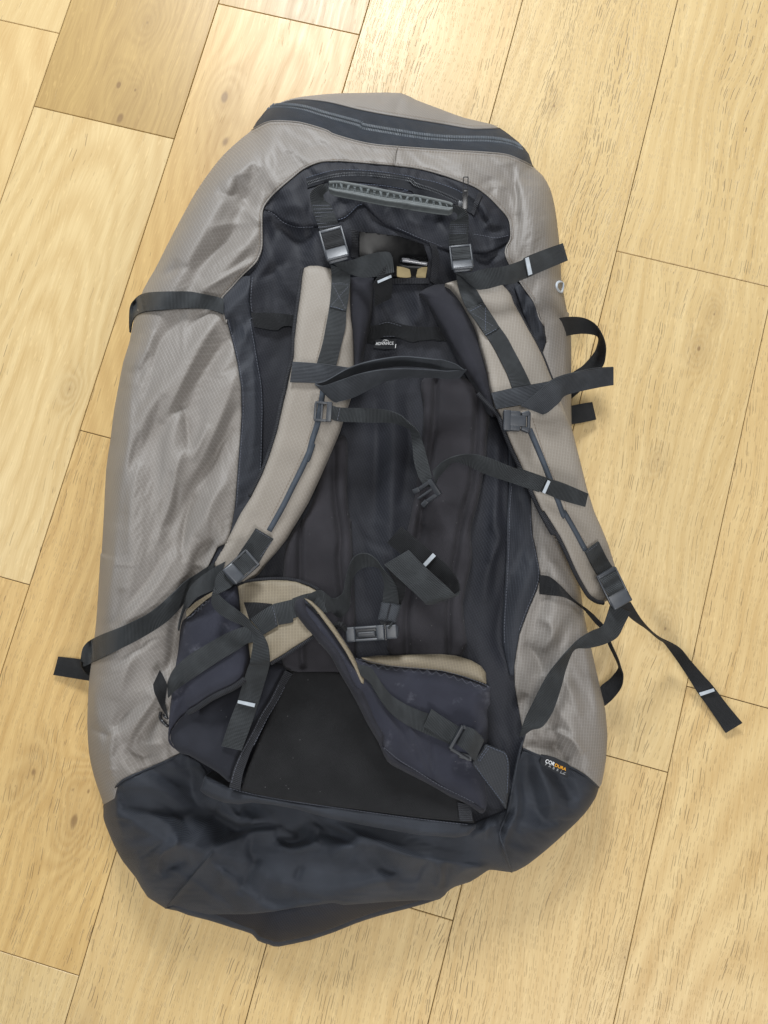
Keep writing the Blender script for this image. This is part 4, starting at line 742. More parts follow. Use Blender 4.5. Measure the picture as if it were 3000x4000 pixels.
# ------------------------------------------------------------------ haul tape across the back with the sewn tag
bt = ribbon('back_webbing', M['webblack'], EP[P('C 1128 38 1250 36 1420 55 N 930 800 1050 722 1150 702 1300 742 1450 766 1659 770 O 350 770 500 780'), P('C 1150 128 1290 150 1400 125 N 920 935 1000 930 1100 882 1250 882 1400 930 1500 916 1659 902 O 300 915 520 915')], bp, z=2.2, base=HS)
for f in ('N 1050 740 1150 718 1300 760', 'N 1100 868 1250 868'): stitches('stitching', M['darkthread'], P(f), bt, base=HS, z=3.2)
tg = panel('brand_tag', M['label'], P('N 1015 905 1100 895 1245 893 1235 950 1228 1000 1110 1005 992 995'), lambda x, y, s: HS(x, y) + .0055, bp, 4., thick=.001)
def tagz(p): return float(HS(*p)) * 1000 + 5.5
pa, pz_ = P('N 1016 963')[0], P('N 1210 958')[0]
text('tag_lettering', 'ADVANCE', M['print'], pa, pz_, tagz(pa), tg, 1.12, lift=.0005)
for t in ('N 1092 932 1100 912 1118 905 1135 908 1150 915 1158 925 1148 935', 'N 1092 932 1104 936 1118 922 1128 908 1140 922'):
    p = P(t); tube('tag_logo', M['print'], np.c_[p, np.full(len(p), tagz(pa) + .7)], .00035, tg, sides=4)
panel('tag_edge_mark', M['print'], P('N 1230 950 1238 950 1232 995 1224 995'), lambda x, y, s: HS(x, y) + .006, tg, 2., thick=.0002)
# ------------------------------------------------------------------ shoulder straps
zL = rbf([(1200, 1050, 158), (1170, 1300, 166), (1330, 1200, 158), (1130, 1520, 168), (1290, 1450, 158), (1080, 1750, 166), (1220, 1750, 152), (1000, 2000, 164), (1130, 2020, 148), (880, 2180, 164), (990, 2200, 152)])
zR = rbf([(1700, 1140, 150), (1860, 1110, 152), (1820, 1300, 156), (1990, 1280, 150), (1960, 1560, 156), (2110, 1500, 146), (2040, 1800, 152), (2200, 1750, 138), (2130, 2050, 142), (2290, 1980, 122), (2210, 2200, 124), (2360, 2200, 92), (2330, 2330, 82)])
def padz(b, r, h, ex=None): return lambda x, y, s: b(x, y) + puff(r, h)(s) + (ex(x, y) if ex else 0)
def wr(sc, a, seed): return lambda x, y: a * vnoise(x / sc, y / sc, seed)
SL = P('N 243 130 300 106 400 106 540 140 640 170 735 220 735 480 745 650 765 800 775 1000 780 1195 770 1350 745 1500 700 1640 D 205 800 150 930 80 1090 0 1260 F 1520 0 1450 90 1380 170 1330 240 1250 290 1120 260 1055 180 1080 130 1150 20 C 895 1650 950 1560 1000 1460 1060 1340 1130 1230 1200 1090 1250 960 1300 800 1340 620 1365 520 N 70 1380 100 1240 130 1100 140 900 165 680 205 400 225 215')
sl = panel('shoulder_strap', M['taupe'], SL, padz(zL, 34, .007, wr(70, .0025, 3)), bp, 6., 10, thick=.011, bottom=True, label='left shoulder strap, upright and curling towards the hip belt')
flz_ = panel('strap_foam', M['foam'], P('N 735 230 850 225 1000 235 990 400 960 650 910 900 870 1120 855 1250 780 1380 777 1195 775 1000 765 800 745 650 735 480'), lambda x, y, s: zL(x, y) - .004 + puff(45, .012)(s), sl, 6., 20, thick=.012, bottom=True)
tube('strap_binding', M['bind'], P('N 228 130 205 260 190 400 150 680 128 880 115 1100 75 1250 40 1380 20 1520 C 1345 540 1325 620 1290 800 1240 960 1190 1090 1120 1230'), .0026, sl, base=zL, z=-9)
SR = P('O 375 300 500 262 700 240 1000 310 1060 370 1095 420 1130 520 1200 640 1280 790 1360 930 1440 1090 1510 1270 1540 1340 E 445 850 480 940 520 1040 555 1120 600 1300 650 1500 700 1659 H 745 100 790 210 830 340 850 450 830 540 800 570 760 585 715 575 670 545 640 500 600 430 560 350 520 260 470 160 420 80 365 0 D 1659 1560 1600 1470 1520 1330 1450 1180 1390 1050 1330 920 1280 800 1240 690 O 935 1650 910 1560 890 1475 870 1400 850 1270 810 1110 770 980 740 850 700 740 650 640 560 480 500 400 440 330')
sr = panel('shoulder_strap', M['taupe'], SR, padz(zR, 34, .007, wr(90, .002, 8)), bp, 6., -22, thick=.011, bottom=True, label='right shoulder strap hanging over the side of the pack')
panel('strap_foam', M['foam'], P('O 95 400 180 345 270 308 375 300 440 330 500 400 560 480 650 640 700 740 740 850 770 980 810 1110 850 1270 870 1400 890 1475 910 1560 935 1650 960 1703 900 1710 850 1659 800 1550 730 1420 650 1300 580 1180 510 1060 440 930 380 810 310 700 240 580 180 480'), lambda x, y, s: zR(x, y) - .006 + puff(75, .016)(s) + .0015 * vnoise(x / 80, y / 80, 2), sr, 6., 15, thick=.014, bottom=True)
tube('strap_binding', M['bind'], P('D 1105 560 1180 640 1236 700 1276 805 1325 925 1385 1055 1445 1185 1515 1335 1595 1475 H 362 0 417 85 466 165 516 265 556 355 596 435 636 505 668 550 715 580 760 590'), .0026, sr, base=zR, z=-4)
tube('strap_binding', M['bind'], P('O 1065 370 1100 420 1135 520 1205 640 1285 790 1365 930 1445 1090 1515 1270 1545 1340'), .0016, sr, base=zR, z=-10)
# seams and piping cord on the straps
tube('piping_cord', M['cord'], P('C 1590 560 N 440 1480 D 70 740 30 870 0 990 C 1530 880 1470 1020 1400 1160 1330 1300 1245 1450'), .0034, sl, base=zL, z=.6, flat=.8)
tube('piping_cord', M['cord'], P('D 1440 790 1500 930 1560 1080 1605 1200 1659 1350 H 500 0 560 100 640 245'), .0034, sr, base=zR, z=.6, flat=.8)
stitches('stitching', M['taupethread'], P('C 1575 540 1530 740 1490 880 1430 1020 1360 1160 1290 1300 1215 1430'), sl, base=zL, z=.6)
stitches('stitching', M['taupethread'], P('E 300 1050 340 1180 380 1300 430 1420 500 1580 H 530 20 590 120 655 210'), sr, base=zR, z=.6)
stitches('stitching', M['taupethread'], P('N 690 700 650 900 590 1150'), sl, base=zL, z=.6); stitches('stitching', M['taupethread'], P('N 480 640 430 900 372 1140'), sl, base=zL, z=.6)
# strap webbing, upper halves
lw = ribbon('strap_webbing', M['web'], P('N 530 95 740 180 538 200 741 230 538 285 738 310 528 430 722 470 512 570 700 605 480 750 690 770 440 950 648 950 382 1150 590 1180 350 1260 560 1290').reshape(-1, 4), sl, z=1.6, base=zL)
ribbon('strap_webbing_fold', M['web'], P('N 540 285 740 292 530 420 722 460 518 550 700 590').reshape(-1, 4), lw, z=2.9, base=zL)
for t in ('N 545 300 730 305', 'N 528 545 600 560 690 595', 'N 560 320 690 570', 'N 720 330 540 530'): stitches('cross_stitch', M['bluethread'] if '545 600' in t else M['darkthread'], P(t), lw, base=zL, z=3.6, ln=.0022)
rw = ribbon('strap_webbing', M['web'], P('O 500 175 600 190 525 330 700 330 590 520 790 485 650 600 830 565 750 760 950 740 830 870 1050 880 900 980 1120 1010 980 1130 1200 1160 1050 1270 1265 1290 1105 1425 1310 1390').reshape(-1, 4), sr, z=1.6, base=zR)
ribbon('strap_webbing_fold', M['web'], P('O 615 575 800 505 650 620 835 560 740 740 940 720 820 860 965 775').reshape(-1, 4), rw, z=2.9, base=zR)
for t in ('O 655 595 800 520', 'O 820 855 955 780', 'O 680 620 925 770', 'O 820 560 820 830'): stitches('cross_stitch', M['bluethread'] if t[2] != '6' or '595' in t else M['darkthread'], P(t), rw, base=zR, z=3.6, ln=.0022)
# load lifter tails
def bar(pts, parent, z, base=None, wd=.004): return ribbon('white_stitch_bar', M['white'], np.array(pts), parent, z=z, base=base, thick=.0010, n=3, ac=2)
ll = ribbon('load_lifter_strap', M['web'], EP[P('K 820 1165 990 1160 1150 1108 1250 1080 1350 1062 1440 1066 1475 1120'), P('K 880 1220 980 1282 1080 1322 1150 1340 1300 1330 1400 1302 1492 1280'), [163, 166, 172, 176, 180, 182, 180], [158, 156, 160, 164, 170, 174, 176]], bp)
l2 = ribbon('load_lifter_end', M['webblack'], EP[P('K 1470 1130 1280 1385 1280 1500 1285 1650'), P('K 1490 1285 1470 1320 1472 1450 1460 1560'), [179, 172, 160, 150], [175, 170, 158, 148]], ll)
bar(EP[P('N 1034 268 1040 296'), P('N 1180 205 1188 232'), [174, 173], [172, 171]], ll, 0)
rl = ribbon('load_lifter_strap', M['web'], EP[P('O 490 175 640 185 750 152 850 131 980 120 1100 86 1220 42 B 1250 1168 1370 1120 1490 1078'), P('O 560 215 715 352 800 360 900 340 1000 312 1100 302 1200 262 B 1275 1297 1400 1240 1522 1190'), [160, 168, 174, 177, 176, 172, 166, 160, 150, 142], [158, 164, 168, 170, 170, 166, 160, 154, 144, 136]], bp)
ribbon('load_lifter_fold', M['web'], EP[P('B 1235 1180 1300 1150 1370 1121 1490 1079'), P('B 1265 1300 1330 1272 1400 1242 1522 1191'), [164, 158, 152.5, 144.5], [158, 152, 146.5, 138.5]], rl)
bar(EP[P('B 1246 1176 1268 1168'), P('B 1268 1288 1292 1278'), [166.5, 165], [161, 159.5]], rl, 0)
# ------------------------------------------------------------------ carry handle
hz = 186
hd = panel('carry_handle', M['rubberdark'], P('K 785 305 900 305 1100 340 1400 400 1659 452 M 200 452 400 492 560 530 605 552 605 600 560 622 400 602 200 572 0 540 K 1659 555 1400 520 1100 460 850 410 788 382'), lambda x, y, s: 0 * x + .180, bp, 4., thick=.010, bottom=True)
panel('handle_grip', M['rubber'], P('K 790 385 850 380 1100 425 1400 487 1659 518 M 200 530 400 562 560 588 604 580 604 601 560 622 400 602 200 572 0 540 K 1659 555 1400 520 1100 460 850 412'), lambda x, y, s: .1850 + puff(14, .0035)(s), hd, 4., thick=.010, bottom=True)
tube('handle_rail', M['rubber'], P('K 788 312 900 310 1100 344 1400 404 1659 455 M 200 456 400 496 560 534 602 556'), .0017, hd, z=181.5)
tube('handle_rail', M['rubber'], P('K 788 378 850 392 1100 430 1400 490 1659 522 M 200 534 400 566 560 592 603 590'), .0015, hd, z=181.5)
ru = resample(P('K 800 312 900 310 1100 344 1400 404 1659 455 M 200 456 400 496 560 534 590 550'), 13.); rd = resample(P('K 800 380 850 392 1100 430 1400 490 1659 522 M 200 534 400 566 560 592 592 592'), 13.)
for i in range(1, len(ru) - 2):
    a = ru[i]; b = rd[min(i + (1 if i % 2 else -1) * (i > 2), len(rd) - 1)]
    tube('handle_strut', M['strut'], np.array([a, b]), .0009 if i % 3 else .0016, hd, z=181, smoothn=0, sides=6)
hl = ribbon('handle_webbing', M['web'], EP[P('K 770 318 660 355 588 430 600 560 640 700 690 830'), P('K 785 392 728 445 742 505 812 560 872 710 905 795'), [180, 184, 182, 174, 168, 162], [178, 174, 172, 170, 166, 160]], bp)
for i in range(7):
    f = i / 6; a = P('K 612 560')[0] * (1 - f) + P('K 672 800')[0] * f; b = P('K 815 560')[0] * (1 - f) + P('K 895 770')[0] * f; stitches('bar_tack', M['darkthread'], np.array([[*a, 175 - 11 * f], [*b, 172 - 9 * f]]), hl, ln=.0018, gap=.0005, wd=.0008, smoothn=0)
hr = ribbon('handle_webbing', M['web'], EP[P('M 575 612 655 655 640 715 578 745 565 850 560 1000'), P('M 575 545 700 580 765 650 776 740 772 870 768 1000'), [178, 174, 172, 168, 164, 158], [180, 182, 180, 170, 165, 158]], bp)
for i in range(5):
    f = i / 4; a = P('M 575 770')[0] * (1 - f) + P('M 566 860')[0] * f; b = P('M 772 770')[0] * (1 - f) + P('M 768 860')[0] * f; stitches('bar_tack', M['darkthread'], np.array([[*a, 168.5 - 3 * f], [*b, 170 - 4 * f]]), hr, ln=.0018, gap=.0005, wd=.0008, smoothn=0)
# ------------------------------------------------------------------ ladder-lock buckles
def ladder(name, p0, p1, z0, z1, wpx, parent, webmat, lip=.33, roll=0.):
    Fm, ln = frame(p0, p1, z0, z1, roll); wd = wpx * (CAMH - z0 / 1000) / FPX; t = .0042; rw = wd * .09
    b = boxes(name, M['buckle'], Fm, [(-wd / 2 + rw / 2, -ln * .06, 0, rw, ln * .86, t * 1.3), (wd / 2 - rw / 2, -ln * .06, 0, rw, ln * .86, t * 1.3), (0, -ln * .46, 0, wd * .96, ln * .09, t * .9)], parent, .0012)
    boxes('buckle_lip', M['lip'], Fm, [(0, ln * .29, .0020, wd * .96, ln * (lip + .07), t * .9, math.radians(14)), (0, ln * .44, .0002, wd * .84, ln * .16, t * .9, math.radians(-24))], b, .0024, seg=3)
    boxes('buckle_bar', M['plastic'], Fm, [(0, -ln * .13, -.0006, wd * .86, ln * .08, t * .7)], b, .0008)
    # webbing wrapped through the frame
    V = []; Y = np.linspace(-.42, .12, 16)
    zz = .0005 + .0026 * np.exp(-((Y + .28) / .10) ** 2) + .0036 * np.exp(-((Y - .02) / .09) ** 2)
    xs = (-wd * .40, wd * .40); vv = []; uv = []
    for x in np.linspace(xs[0], xs[1], 5):
        for y, z in zip(Y, zz): q = Fm @ Vector((x, y * ln, z)); vv.append(tuple(q)); uv.append((y * ln, x))
    n = len(Y); F = [[j * n + i, j * n + i + 1, (j + 1) * n + i + 1, (j + 1) * n + i][::-1] for j in range(4) for i in range(n - 1)]
    mesh_np('buckle_webbing', np.array(vv), [np.array(F)], webmat, b, np.array(uv)); return b
ladder('ladder_lock_buckle', P('K 800 815')[0], P('K 895 1160')[0], 161, 166, 100, hl, M['webblack'])
ladder('ladder_lock_buckle', P('M 682 995')[0], P('M 716 1270')[0], 160, 166, 92, hr, M['web'])
ladder('ladder_lock_buckle', P('P 1075 70')[0], P('P 815 300')[0], 172, 176, 84, sl, M['web'])
ladder('ladder_lock_buckle', P('H 772 385')[0], P('H 880 602')[0], 118, 104, 86, sr, M['web'])
ribbon('buckle_tab', M['web'], P('C 1160 1432 1275 1500 1120 1495 1230 1570 1075 1560 1190 1640 F 1200 130 1330 190').reshape(-1, 4), sl, z=3.2, base=zL, thick=.0022)
stitches('cross_stitch', M['darkthread'], P('C 1165 1445 1265 1505'), sl, base=zL, z=4.6); stitches('cross_stitch', M['darkthread'], P('C 1260 1520 1190 1620'), sl, base=zL, z=4.6)
ribbon('buckle_tab', M['web'], P('H 638 255 725 192 690 360 782 305 735 435 830 375').reshape(-1, 4), sr, z=3.4, base=zR, thick=.0022)
stitches('cross_stitch', M['darkthread'], P('H 650 262 722 208'), sr, base=zR, z=4.8); stitches('cross_stitch', M['darkthread'], P('H 725 420 815 360'), sr, base=zR, z=4.8)
# ------------------------------------------------------------------ elastic keepers and their looped tails
ribbon('elastic_keeper', M['elastic'], EP[P('N 118 1142 250 1150 400 1162 580 1185 760 1210'), P('N 90 1362 250 1366 400 1372 560 1380 740 1400')], sl, z=3.4, base=zL)
ribbon('elastic_loop', M['elastic'], EP[P('N 360 1375 N 480 1345 700 1222 900 1150 1150 1100 1350 1086 1659 1116 D 880 342 960 368 1015 405'), P('N 400 1410 N 540 1400 740 1310 900 1250 1150 1200 1350 1190 1659 1215 D 880 425 960 425 1030 412'), [172, 176, 182, 184, 184, 182, 178, 172, 168, 164], [168, 166, 166, 166, 164, 162, 160, 158, 158, 160]], sl)
ribbon('elastic_loop', M['elastic'], EP[P('N 360 1385 460 1405 700 1320 900 1255 1150 1218 1400 1218 1659 1232 D 900 415 1032 405'), P('N 420 1440 560 1570 640 1565 800 1515 1000 1410 1150 1345 1400 1312 1659 1312 D 880 462 985 462'), [174, 180, 188, 190, 188, 184, 176, 168, 162], [170, 168, 166, 164, 162, 160, 156, 154, 154]], sl)
ribbon('elastic_keeper', M['elastic'], EP[P('O 880 1478 1000 1452 1100 1430 1310 1390 1550 1346'), P('O 935 1655 1050 1635 1190 1612 1400 1570 1620 1520')], sr, z=3.4, base=zR)
ribbon('elastic_loop', M['elastic'], EP[P('E 222 972 330 880 430 800 560 760 700 735 822 720'), P('E 365 1027 402 1010 470 950 520 900 700 857 822 836'), [165, 172, 176, 172, 164, 154], [158, 160, 162, 160, 152, 144]], sr)
ribbon('elastic_loop', M['elastic'], EP[P('E 240 965 340 870 440 792 570 752 700 726 820 718'), P('E 330 1000 420 960 520 880 600 850 700 830 818 800'), [161, 164, 166, 162, 154, 150], [156, 156, 157, 153, 146, 142]], sr)
# ------------------------------------------------------------------ sternum strap
F0, L0 = frame(P('D 105 610')[0], P('D 95 745')[0], 168, 166)
sb = boxes('sternum_slider', M['buckle'], F0, [(-.0078, 0, .001, .006, L0 * .95, .006), (.0012, -L0 * .42, .0005, .016, .0028, .0035), (.0012, L0 * .42, .0005, .016, .0028, .0035), (.0085, 0, .0005, .0028, L0 * .8, .0035), (.001, 0, 0, .0026, L0 * .8, .003)], sl, .0009)
ss = ribbon('sternum_strap', M['web'], EP[P('D 148 632 220 650 400 655 520 668 605 700 660 748 715 800 750 880 775 970 803 1080 828 1160'), P('D 150 718 200 740 400 748 520 748 590 758 640 778 670 800 682 900 692 1000 722 1100 765 1168'), [170, 168, 166, 166, 168, 166, 160, 154, 150, 148, 146], [168, 166, 160, 156, 152, 150, 150, 150, 148, 146, 144]], bp)
stitches('cross_stitch', M['darkthread'], EP[P('D 212 655 195 735'), [169, 167]], ss, smoothn=0)
s2 = ribbon('sternum_strap_tail', M['web'], EP[P('D 812 1062 862 1012 920 978 980 960 1040 952 1110 958 1200 985 1350 1045 1550 1110 E 200 1370 400 1440 500 1472 660 1540'), P('D 832 1152 852 1105 892 1055 950 1005 1035 1022 1140 1075 1200 1098 1300 1130 1500 1198 E 160 1462 370 1535 480 1580 640 1626'), [150, 156, 162, 168, 172, 172, 170, 166, 162, 164, 160, 154, 146], [144, 146, 150, 156, 160, 162, 160, 158, 156, 158, 153, 147, 139]], bp)
bar(EP[P('E 398 1452 415 1462'), P('E 362 1530 380 1540'), [163, 162.5], [156, 155.5]], s2, 0)
Fm, Lm = frame(P('D 850 1150')[0], P('D 715 1245')[0], 152, 140)
mb = boxes('chest_buckle_male', M['plastic'], Fm, [(0, -Lm * .32, 0, .022, .006, .006), (-.0085, 0, 0, .0045, Lm * .5, .005), (.0085, 0, 0, .0045, Lm * .5, .005), (-.009, Lm * .33, .0005, .006, Lm * .28, .006, 0, 0, .2), (.009, Lm * .33, .0005, .006, Lm * .28, .006, 0, 0, -.2), (0, Lm * .1, 0, .003, Lm * .75, .004)], s2, .0011)
Ff, Lf = frame(P('D 1265 735')[0], P('D 1450 745')[0], 168, 166)
fb = boxes('chest_buckle_female', M['buckle'], Ff, [(0, -Lf * .35, .0005, .0240, Lf * .26, .0075), (-.0085, -Lf * .08, .0005, .0062, Lf * .4, .0065), (.0085, -Lf * .08, .0005, .0062, Lf * .4, .0065), (0, 0, .0016, .0130, Lf * .62, .0050), (-.009, Lf * .3, 0, .006, Lf * .3, .006, 0, 0, .3), (.009, Lf * .3, 0, .006, Lf * .3, .006, 0, 0, -.3), (0, Lf * .42, 0, .023, Lf * .12, .005)], sr, .0016, seg=3)
boxes('buckle_opening', M['gloss'], Ff, [(0, -Lf * .475, .0005, .017, Lf * .02, .0048)], fb, .0004)
# ------------------------------------------------------------------ hip belt
# lumbar area
lz = rbf([(1120, 2640, 122), (1350, 2640, 118), (1000, 2850, 128), (920, 3060, 124), (1250, 2900, 112), (1500, 3000, 108), (1300, 3120, 112), (1800, 3180, 104), (1750, 2900, 104), (700, 2880, 128), (760, 2760, 118), (850, 3000, 128)])
ls = panel('hip_belt_lining', M['lining'], P('R 1110 150 1000 235 870 295 740 365 620 445 510 505 430 565 370 645 322 725 318 800 375 905 430 950 520 970 640 1040 760 1110 850 1170 950 1260 1000 1250 1100 1000 1220 720 1400 400 1560 100 1600 0 1380 -60'), lambda x, y, s: np.maximum(lz(x, y) + .004 + puff(40, .014)(s), np.where(x < 780, H(x, y) + .009, 0)) - .003 * np.exp(-((x - 700) / 70) ** 2 - ((y - 2850) / 45) ** 2) + .004 * vnoise((x + y * .6) / 60, (y - x * .4) / 130, 6), bp, 6., 30, thick=.03)
lp = panel('lumbar_pad', M['lumbar'], P('G 225 1030 400 1030 560 1040 700 1250 800 1500 J 600 450 820 560 885 650 905 712 600 682 300 642 0 605 R 1300 1400 1080 1345 1160 1100 1300 750 1450 430 1560 150'), lambda x, y, s: lz(x, y) + .003 + puff(20, .003)(s) + .0015 * vnoise(x / 120, y / 120, 9), bp, 7., 25, thick=.02)
lb = ribbon('lumbar_binding', M['bind'], EP[P('R 1560 50 1480 200 1400 360 1300 520 1220 680 1140 830 1070 960 1000 1130 955 1310'), P('R 1640 90 1540 250 1450 420 1360 580 1280 740 1200 900 1150 1030 1100 1180 1075 1345')], lp, z=5.5, base=lambda x, y: lz(x, y), thick=.002)
stitches('stitching', M['darkthread'], P('R 1490 210 1410 370 1310 530 1230 690 1150 840 1085 960 1015 1130 975 1290'), lp, base=lz, z=6.8)
stitches('stitching', M['darkthread'], P('R 1555 230 1465 400 1370 560 1290 720 1210 880'), lp, base=lz, z=6.8)
ribbon('lumbar_binding', M['bind'], EP[P('T 680 1265 690 1350 700 1440'), P('T 790 1290 810 1350 822 1440')], lp, z=5, base=lz)
wz = lambda x, y: lz(x, y) - .002
we = panel('lumbar_welt', M['boot'], P('R 690 1190 800 1240 950 1308 1080 1345 1300 1396 1659 1458 J 300 640 600 680 820 702 912 712 910 740 870 778 800 792 600 777 300 724 100 682 R 1659 1545 1400 1500 1200 1480 1050 1500 900 1480 790 1440 700 1400 640 1350'), lambda x, y, s: wz(x, y) + .002 + puff(22, .010)(s) + .003 * vnoise(x / 50, y / 70, 12), bp, 5., 20, thick=.03)
stitches('stitching', M['darkthread'], P('R 960 1322 1080 1358 1300 1408 1659 1470 J 300 650 600 690 880 722'), we, base=wz, z=2.6)
# left wing
zW = rbf([(720, 2420, 142), (830, 2330, 150), (920, 2300, 152), (700, 2600, 140), (900, 2550, 160), (960, 2500, 164), (690, 2800, 128), (680, 2900, 122), (860, 2740, 158), (960, 2640, 166), (1150, 2290, 158), (1200, 2420, 168), (1060, 2560, 172), (1170, 2500, 170)])
wl = panel('hip_belt_wing', M['softshell'], P('P 345 735 480 640 600 515 650 465 760 440 860 390 905 380 925 500 940 700 1020 1000 1042 1150 1015 1270 970 1395 R 1000 235 870 295 740 365 620 445 510 505 430 565 370 645 325 725 318 800 375 905 330 870 295 810 300 650 310 500 330 330 P 190 1560 230 1280 265 1080 285 880 310 770'), lambda x, y, s: np.maximum(zW(x, y) + puff(60, .020)(s) + .002 * vnoise(x / 70, y / 90, 3), H(x, y) + .005 + puff(20, .004)(s)), bp, 6., 25, thick=.014, bottom=True, smooth_poly=2, label='left hip belt wing folded up over the pack')
tube('wing_binding', M['bind'], P('P 985 1385 R 1105 165 1000 238 870 298 740 368 620 448 510 508 430 568 370 648 326 728'), .0034, wl, base=zW, z=-8)
bs = panel('belt_facing', M['belt'], P('P 905 380 1000 345 1150 325 1300 315 1450 320 1590 345 G 260 450 350 480 408 514 425 600 400 720 370 800 250 880 95 975 P 1150 1260 1045 1170 1020 1000 940 700 925 500'), lambda x, y, s: zW(x, y) + puff(26, .006)(s) + .0025 * vnoise(x / 50, y / 50, 5), wl, 6., -12, thick=.010, bottom=True)
tube('facing_binding', M['bind'], P('P 905 372 1000 336 1150 316 1300 306 1450 311 1590 336 G 260 444 350 474 412 510'), .002, bs, base=zW, z=-5); tube('facing_binding', M['bind'], P('G 372 806 250 888 95 982'), .0022, bs, base=zW, z=-5)
panel('belt_facing', M['belt'], P('P 350 650 450 560 560 490 640 445 690 400 690 430 640 480 560 530 450 620 355 715'), lambda x, y, s: zW(x, y) - .001 + 0 * s, wl, 5., 30, thick=.006)
stitches('zigzag_stitch', M['darkthread'], P('P 365 735 385 715 400 720 430 680 420 700 450 670 445 640 475 660 490 640 480 620 520 640 510 600 540 570 530 600 570 575 560 545 590 560 610 530'), wl, base=zW, z=.8, ln=.0018, gap=.0004, smoothn=0)
stitches('stitching', M['taupethread'], P('P 925 385 935 440 955 550'), bs, base=zW, z=.6)
W1 = lambda x, y: np.maximum(zW(x, y), H(x, y) + .006)
wd1 = ribbon('belt_webbing', M['webblack'], EP[P('P 975 562 1100 562 1280 578'), P('P 1040 760 1120 720 1200 660')], bs, z=1.2, base=W1)
wd2 = ribbon('belt_webbing', M['web'], EP[P('P 1300 578 1500 530 G 240 560 330 530 420 520'), P('P 1350 805 1500 775 G 240 690 350 660 460 650')], bs, z=1.6, base=W1)
ribbon('belt_webbing', M['web'], EP[P('P 1300 578 1170 655 1045 745'), P('P 1345 815 1260 865 1185 912')], bs, z=2.6, base=W1)
stitches('cross_stitch', M['darkthread'], P('P 1285 610 1310 700 1325 810'), bs, base=W1, z=4.4)
# diagonal webbing over the left wing and the loose end by the flank
dw_ = ribbon('belt_webbing', M['web'], EP[P('P 1075 815 960 830 800 890 600 1000 400 1120 260 1235 185 1335 150 1450 130 1580'), P('P 1090 990 1010 1008 900 1080 700 1200 500 1333 330 1445 215 1532 150 1610 120 1658'), [2.2, 2.2, 2.2, 2.2, 2.2, 2.2, 1, -5, -14], [2.2, 2.2, 2.2, 2.2, 2.2, 2, 0, -7, -16]], wl, base=W1)
ribbon('belt_webbing_end', M['webblack'], EP[P('R 205 45 245 120 285 220 262 360 270 470'), P('R 132 205 150 290 200 410 250 492 290 560'), [14, 12, 10, 8, 6], [8, 7, 6, 5, 4]], bp, base=H)
tube('webbing_ring', M['gloss'], EP[P('R 215 500 208 560 240 610 292 655'), [5, 6, 6, 6]], .0018, wl, base=H)
tube('webbing_ring', M['gloss'], EP[P('R 240 530 270 560 296 575'), [7, 8, 8]], .0013, wl, base=H)
# waist belt webbing and buckle
ww = ribbon('waist_strap', M['web'], EP[P('Q 120 650 210 610 260 612 310 650 360 682 412 664 455 610 482 460 520 350 560 292 620 265 690 272 760 322 812 395 880 470 935 550 962 660 967 735'), P('Q 130 880 230 792 290 815 335 802 385 847 425 860 480 815 515 740 520 600 550 480 610 410 690 385 760 392 800 425 822 500 832 570 824 640 812 735'), [172, 172, 176, 172, 164, 158, 160, 166, 174, 178, 182, 182, 180, 174, 168, 164, 158, 152], [168, 162, 166, 160, 150, 146, 146, 148, 152, 158, 162, 164, 164, 166, 162, 158, 154, 150]], bp)
W3 = ribbon('waist_strap_strand', M['webblack'], EP[P('Q 832 360 880 440 945 560 962 640 960 740'), P('Q 900 400 1000 500 1030 560 1022 650 985 740'), [172, 160, 152, 150, 150], [170, 160, 154, 150, 150]], bp)
kp = panel('strap_keeper', M['elastic'], P('Q 805 715 900 722 992 738 965 830 938 918 850 898 770 882 790 800'), lambda x, y, s: .156 + puff(16, .004)(s), bp, 4., 20, thick=.006, bottom=True)
tube('keeper_seam', M['bind'], EP[P('Q 892 722 870 810 850 895'), [157, 157, 157]], .0007, kp)
tl_ = ribbon('waist_strap_tail', M['web'], EP[P('Q 1060 233 1180 360 1300 470 1420 580 1500 655 1534 612'), P('Q 832 370 960 492 1080 600 1180 695 1242 738 1420 690'), [178, 184, 186, 186, 182, 174], [174, 176, 178, 178, 174, 160]], bp)
t2 = ribbon('waist_strap_tail', M['webblack'], EP[P('Q 990 14 1150 150 1312 285 1430 392 1515 520 1534 615'), P('Q 858 165 1010 292 1180 420 1300 520 1420 630 1480 660'), [156, 158, 160, 162, 166, 174], [152, 154, 154, 152, 150, 156]], bp)
bar(EP[P('Q 1282 262 1310 288'), P('Q 1192 362 1216 388'), [162, 162], [159, 159]], t2, 0)
Fb, Lb = frame(P('Q 465 1020')[0], P('Q 965 985')[0], 150, 152)
wb = boxes('waist_buckle', M['buckle'], Fb, [(0, -Lb * .38, .0, .0170, Lb * .18, .013), (0, .0, -.003, .0155, Lb * .62, .006), (-.0068, -Lb * .07, 0, .0034, Lb * .5, .012), (.0068, -Lb * .07, 0, .0034, Lb * .5, .012), (0, Lb * .17, 0, .0170, Lb * .16, .013), (0, Lb * .37, -.0005, .0160, Lb * .22, .011), (0, Lb * .46, -.001, .012, Lb * .08, .009)], ww, .0022, seg=3)
boxes('buckle_prong', M['plastic'], Fb, [(.001, -Lb * .09, .0015, .0072, Lb * .36, .010)], wb, .003, seg=3)
boxes('buckle_gap', M['gloss'], Fb, [(0, Lb * .262, .0, .0176, Lb * .008, .0134)], wb, 0)
tube('buckle_loop_webbing', M['webblack'], EP[P('Q 380 940 420 920 450 945 480 985'), [152, 160, 158, 152]], .0035, ww)
ribbon('buckle_loop_webbing', M['webblack'], EP[P('Q 790 890 800 920 820 950'), P('Q 900 910 900 930 890 960'), [153, 154, 156], [153, 154, 156]], ww)
